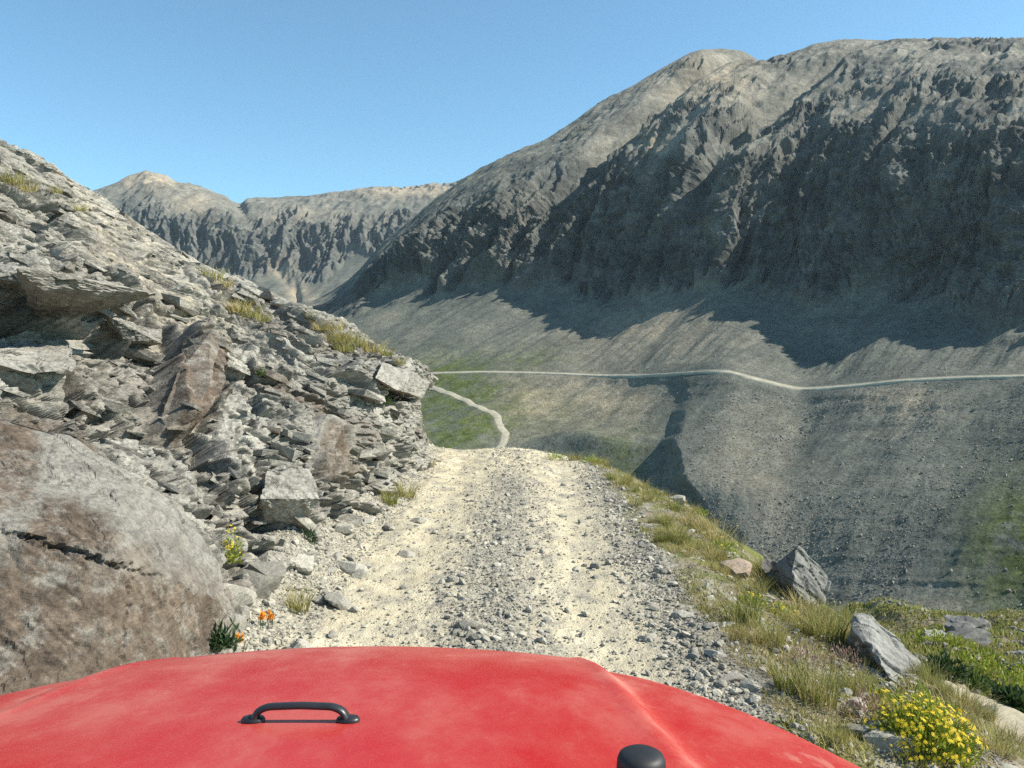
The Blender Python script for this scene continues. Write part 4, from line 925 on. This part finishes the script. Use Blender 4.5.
p = gp(214, 648); plant('leafy_plant', p + np.array([.10, -.12, .05]), 'dark leafy green plant at the foot of the big brown rock bulge', 'plant', 930, 130, .11, .13, .085, .018, 'darkleaf', fill=.3, up=.8)
def orange_flower(x, y, hgt, label, seed):
    g = np.random.default_rng(seed); p = gp(x, y); e = bpy.data.objects.new('orange_flower', None); COL.objects.link(e); e.location = p; tag(e, label, 'flower')
    ns = 3; V = []; Fc = []
    for k in range(ns):
        bx_, by_ = g.normal(0, .018, 2); r = .0022
        for j, (zz, q) in enumerate(((0, 0), (hgt * .5, .4), (hgt, 1))):
            for a in range(4): V.append((bx_ * (1 + q) + r * math.cos(a * 1.57), by_ * (1 + q) + r * math.sin(a * 1.57), zz))
        b = k * 12
        for j in range(2):
            for a in range(4): Fc.append((b + j * 4 + a, b + j * 4 + (a + 1) % 4, b + j * 4 + 4 + (a + 1) % 4, b + j * 4 + 4 + a))
    new_obj('stem', mesh_np('stem', np.array(V), np.array(Fc), False, dict(vary=np.zeros(len(V))), M['leaf']), e)
    V2, F2, v2, _, _ = leaves(seed + 5, 110, .026, .062, .026, .010, .7, .2)
    o = new_obj('blossom', mesh_np('blossom', V2, F2, False, dict(vary=v2), M['orange']), e); o.location = (0, 0, hgt * .85)
orange_flower(240, 652, .07, 'orange flower head right next to the dark leafy plant by the bonnet', 941)
orange_flower(262, 630, .08, 'orange flower standing alone in the rubble above the bonnet', 942)
orange_flower(271, 629, .075, 'smaller orange flower at the right of the lone orange flower', 943)
# pink seed heads between the tufts
for x, y, lab in ((845, 668, 'pinkish seed head clump left of the long slab'), (805, 668, 'pinkish seed head clump between the green tufts'), (865, 720, 'pinkish dry plant below the long slab')):
    p = gp(x, y); plant('seedhead_plant', p, lab, 'plant', int(x) + 3, 240, .14, .17, .03, .008, 'purple', fill=.5, up=1.2)
# shrubs and meadow of the hillside
for k, (x, y, wp, hp, mat, lab) in enumerate(((925, 668, 34, 20, 'darkleaf', 'dark green shrub nearest to the long slab on the hillside'), (945, 676, 40, 24, 'darkleaf', 'dark green shrub second from the slab in the row above the bare path'), (968, 686, 40, 20, 'leaf', 'grey green shrub in the middle of the row above the bare path'), (990, 698, 40, 22, 'darkleaf', 'dark green shrub in the right half of the row above the bare path'),
        (1012, 706, 40, 22, 'darkleaf', 'dark green shrub at the right edge above the bare path'), (1030, 716, 40, 22, 'leaf', 'green shrub cut by the right picture edge'))):
    p = hill_at(x, y); s = .5 * wp * p[1] / F
    plant('shrub', p, lab, 'shrub', 950 + k, 700, s * 1.1, hp * .8 * p[1] / F, .16, .05, mat, fill=.3)
k = 0
while k < 34:
    x = rng.uniform(925, 1040); y = 640 + (x - 925) * .42 + rng.uniform(-8, 26)
    if y > 652 + (x - 925) * .5: continue
    p = hill_at(x, y); s = rng.uniform(.35, .8)
    plant('meadow_plant', p, 'low yellow green meadow plant on the hillside below the road', 'plant', 970 + k, 120, s, s * .4, .14, .05, 'bright', group='meadow plants on the hillside', fill=.2); k += 1

hr = rng.integers(60, 300, 26000); hc = rng.integers(0, 330, 26000); hk = rng.random(26000) < np.clip(.1 + sstep(0, .4, fbm(HX[hr, hc] / 2.2, HY[hr, hc] / 2.2, 990, 3)), 0, 1); hr, hc = hr[hk], hc[hk]
tag(scatter_mesh('hillside_rubble', *poly_rock(660, 1, 9, (1, .8, .6), 0), np.stack([HX, HY, HZ], -1)[hr, hc], np.minimum(.035 * (1 - rng.random(len(hr))) ** (-1 / 1.9), .20), np.array([1, .9, .7]), M['stone'], .08), kind='stuff')
ng = 60000; hr = rng.integers(120, 300, ng); hc = rng.integers(0, 330, ng); hk = rng.random(ng) < sstep(-.35, .25, fbm(HX[hr, hc] / 2.6, HY[hr, hc] / 2.6, 991, 3)); hr, hc = hr[hk], hc[hk]; ng = len(hr)
Pg = np.stack([HX, HY, HZ], -1)[hr, hc] + np.stack([rng.normal(0, .08, ng), rng.normal(0, .08, ng), 0 * hr], -1)
av = rng.uniform(0, 6.28, ng); hb_ = rng.uniform(.06, .20, ng); wb_ = .035
bl = np.stack([Pg + np.stack([np.cos(av) * wb_, np.sin(av) * wb_, -.02 + 0 * av], -1), Pg - np.stack([np.cos(av) * wb_, np.sin(av) * wb_, .02 + 0 * av], -1), Pg + np.stack([rng.normal(0, .05, ng), rng.normal(0, .05, ng), hb_], -1)], 1)
tag(new_obj('hillside_grass', mesh_np('hillside_grass', bl, np.arange(3 * ng).reshape(ng, 3), False, dict(vary=np.repeat(rng.random(ng), 3), dry=np.repeat(np.clip(.35 + rng.normal(0, .25, ng), 0, 1), 3), tip=np.zeros(3 * ng)), M['grass'])), kind='stuff')
# ------------------------------------------------------------------ the red car whose bonnet we look over
car = bpy.data.objects.new('car', None); COL.objects.link(car); car.location = (-.27, .3, 0)
tag(car, 'dusty red off-road car of which the bonnet fills the bottom of the picture', 'car')
CX, CY = -.27, .3
def cp(V): return np.asarray(V, float) - np.array([CX, CY, 0])
dk = np.array([.42, .6, .8, 1.05, 1.25, 1.4, 1.5, 1.6, 1.68, 1.735, 1.775, 1.80, 1.815]); zk = -np.array([.405, .42, .443, .484, .515, .545, .571, .601, .633, .665, .705, .755, .83])
WD = [.42, .96, 1.2, 1.35, 1.5, 1.6, 1.68, 1.75, 1.815]; WV = [.87, .82, .715, .605, .535, .485, .455, .44, .435]
dd = np.concatenate([np.linspace(.42, 1.6, 70)[:-1], np.interp(np.linspace(0, 1, 34), np.linspace(0, 1, 7), dk[7:] if len(dk[7:]) == 7 else np.interp(np.linspace(0, 1, 7), np.linspace(0, 1, len(dk[7:])), dk[7:]))])
zz = smooth1(np.interp(dd, dk, zk), 2.0); ww = smooth1(np.interp(dd, WD, WV), 4)
u = np.concatenate([np.linspace(-1, 1, 101)])
UU = u[None] * ww[:, None]; DD = dd[:, None] + 0 * UU
crease = np.interp(dd, [.42, .86, 1.72, 1.8], [.53, .485, .405, .39])[:, None]
au = np.abs(UU)
ZZ = zz[:, None] - .018 * (UU / .45) ** 2 - .016 * sstep(-.012, .028, au - crease) + .004 * np.exp(-((au - crease + .012) / .012) ** 2)
ZZ -= .05 * sstep(.88, 1.0, np.abs(u)[None]) ** 2.0
DD = DD - .05 * (UU / .45) ** 2 * sstep(1.3, 1.75, DD)
top = np.stack([UU + CX, DD, ZZ + 1.9], -1)
sk1 = top[:, :1] + np.array([-.006, 0, -.02]); sk2 = top[:, :1] + np.array([-.008, 0, -.16]); sr1 = top[:, -1:] + np.array([.006, 0, -.02]); sr2 = top[:, -1:] + np.array([.008, 0, -.16])
full = np.concatenate([sk2, sk1, top, sr1, sr2], 1)
dustA = np.clip(.55 + .45 * sstep(.9, 1.6, full[..., 1]) + .25 * sstep(-.2, -.7, full[..., 0]), 0, 1.1)
strk = sstep(.05, .3, full[..., 0]) * sstep(.6, 1.0, full[..., 1])
cre = np.exp(-((np.abs(full[..., 0] - CX) - np.concatenate([crease] * 1, 1) - .004) / .016) ** 2)
hood = new_obj('bonnet', mesh_np('bonnet', cp(full), grid_faces(*full.shape[:2]), True, dict(dust=np.clip(dustA + .8 * cre, 0, 1.6), streak=strk), M['paint']), car)
def zhood(X, Y): 
    j = np.argmin((top[..., 0] - X) ** 2 + (top[..., 1] - Y) ** 2); return top.reshape(-1, 3)[j, 2]
def sweep(path, ra, rb, seg=14):
    path = np.asarray(path, float); n = len(path); tg = np.gradient(path, axis=0); tg /= np.linalg.norm(tg, axis=1, keepdims=True)
    side = np.array([0, 1., 0]); V = []
    for k in range(n):
        up_ = np.cross(tg[k], side); up_ /= np.linalg.norm(up_)
        for a in range(seg):
            th = 6.28318 * a / seg; V.append(path[k] + side * ra[k] * math.cos(th) + up_ * rb[k] * math.sin(th))
    i = np.arange(n * seg).reshape(n, seg); j = np.roll(i, -1, 1)
    Fc = np.stack([i[:-1], j[:-1], j[1:], i[1:]], -1).reshape(-1, 4)
    return np.array(V), Fc
hx, hyy = -.272, 1.01; zh = zhood(hx, hyy)
s = np.linspace(0, 1, 41); hw = .058
ang = np.clip(s, 0, 1); X = np.interp(s, [0, .06, .12, .2, .8, .88, .94, 1], [-hw - .002, -hw, -hw + .002, -hw + .016, hw - .016, hw - .002, hw, hw + .002]); Z = np.interp(s, [0, .06, .12, .2, .5, .8, .88, .94, 1], [-.004, .005, .012, .018, .0195, .018, .012, .005, -.004])
X = smooth1(X, 1.2); Z = smooth1(Z, 1.2)
V, Fc = sweep(np.stack([X + hx, 0 * X + hyy, Z + zh], -1), np.interp(s, [0, .1, .2, .8, .9, 1], [.010, .0078, .0068, .0068, .0078, .010]), np.interp(s, [0, .1, .2, .8, .9, 1], [.006, .0045, .0042, .0042, .0045, .006]))
new_obj('tie_down_handle', mesh_np('tie_down_handle', cp(V), Fc, True, None, M['plastic']), car)
def lathe(prof, seg=40):
    V = []; n = len(prof)
    for r, z in prof:
        for a in range(seg): V.append((r * math.cos(6.28318 * a / seg), r * math.sin(6.28318 * a / seg), z))
    i = np.arange(n * seg).reshape(n, seg); j = np.roll(i, -1, 1)
    return np.array(V), np.stack([i[:-1], j[:-1], j[1:], i[1:]], -1).reshape(-1, 4)
def add(name, V, Fc, mat, parent=car, smooth=True): return new_obj(name, mesh_np(name, V, Fc, smooth, None, M[mat]), parent)
hn = bpy.data.objects[hood.name]
for sx in (-1, 1):
    V, Fc = lathe([(.0115, -.003), (.0125, .001), (.011, .004), (.006, .0055), (.0005, .006)]); 
    fo = add('foot', cp(V * np.array([1.25, .85, 1]) + np.array([hx + sx * (hw + .003), hyy, zh])), Fc, 'plastic')
    fo.parent = bpy.data.objects['tie_down_handle']
    V, Fc = lathe([(.034, -.004), (.034, .004), (.0265, .008), (.0255, .026), (.025, .032), (.023, .037), (.018, .040), (.01, .0412), (.0005, .0415)])
    bxx = CX + sx * .405; byy = .818
    add('rubber_bump_stop', cp(V + np.array([bxx, byy, zhood(bxx, byy)])), Fc, 'rubber')
def box(x0, x1, y0, y1, z0, z1, bev=.02):
    bm = bmesh.new(); bmesh.ops.create_cube(bm, size=1)
    for v in bm.verts: v.co = ((x0 + x1) / 2 + v.co.x * (x1 - x0), (y0 + y1) / 2 + v.co.y * (y1 - y0), (z0 + z1) / 2 + v.co.z * (z1 - z0))
    bmesh.ops.bevel(bm, geom=bm.edges, offset=bev, segments=2, affect='EDGES'); bmesh.ops.triangulate(bm, faces=bm.faces)
    V = np.array([v.co for v in bm.verts]); Fc = np.array([[v.index for v in f.verts] for f in bm.faces]); bm.free(); return V, Fc
def paintbox(name, *a, bev=.02):
    V, Fc = box(*a, bev); o = new_obj(name, mesh_np(name, cp(V), Fc, False, dict(dust=np.full(len(V), .8), streak=np.zeros(len(V))), M['paint']), car); return o
paintbox('body', CX - .40, CX + .40, .30, 1.74, .62, 1.16)
paintbox('cowl', CX - .72, CX + .72, .12, .405, .70, 1.46)
gr = paintbox('grille', CX - .46, CX + .46, 1.745, 1.80, .66, 1.06)
for k in range(7):
    V, Fc = box(CX - .195 + k * .065 - .018, CX - .195 + k * .065 + .018, 1.79, 1.806, .74, 1.02, .006); o = add('slot', cp(V), Fc, 'rubber', gr, False)
for sx in (-1, 1):
    V, Fc = lathe([(.085, 0), (.088, .012), (.08, .016), (.05, .03), (.001, .036)]); V = np.stack([V[:, 0], V[:, 2], V[:, 1]], -1)
    add('headlight', cp(V + np.array([CX + sx * .335, 1.80, .90])), Fc, 'glass')
    paintbox('fender', CX + sx * .70 - .23, CX + sx * .70 + .23, .55, 1.82, .92, .99)
    V, Fc = lathe([(.20, -.10), (.37, -.12), (.40, -.09), (.405, 0), (.40, .09), (.37, .12), (.20, .10)], 48); V = np.stack([V[:, 2], V[:, 0], V[:, 1]], -1)
    wl = add('wheel', cp(V + np.array([CX + sx * .78, 1.22, .40])), Fc, 'tyre')
    V, Fc = lathe([(.21, -.08), (.21, .08), (.16, .06), (.06, .07), (.001, .075)], 32); V = np.stack([V[:, 2] * sx, V[:, 0], V[:, 1]], -1)
    add('rim', cp(V + np.array([CX + sx * .78, 1.22, .40])), Fc, 'metal', wl)
V, Fc = box(CX - .75, CX + .75, 1.86, 2.0, .52, .68, .03); add('bumper', cp(V), Fc, 'plastic', car, False)
V, Fc = box(CX - .35, CX + .35, 1.75, 1.88, .53, .64, .02); add('bumper_mount', cp(V), Fc, 'plastic', car, False)

# ------------------------------------------------------------------ mountain air
zmin = min(float(KZ.min()), float(KZb.min())) - 60
V, Fc = box(-3600, 3600, -300, 3700, zmin, 760, 1.0)
hm = bpy.data.materials.new('air'); hm.use_nodes = True; nt = hm.node_tree; nt.nodes.clear()
pv = nt.nodes.new('ShaderNodeVolumePrincipled'); mo = nt.nodes.new('ShaderNodeOutputMaterial'); nt.links.new(pv.outputs[0], mo.inputs['Volume'])
pv.inputs['Color'].default_value = (.72, .86, 1, 1); pv.inputs['Density'].default_value = .00004; pv.inputs['Anisotropy'].default_value = .2
tag(new_obj('haze', mesh_np('haze', V, Fc, False, None, hm)), kind='stuff')
scene.cycles.volume_bounces = 0
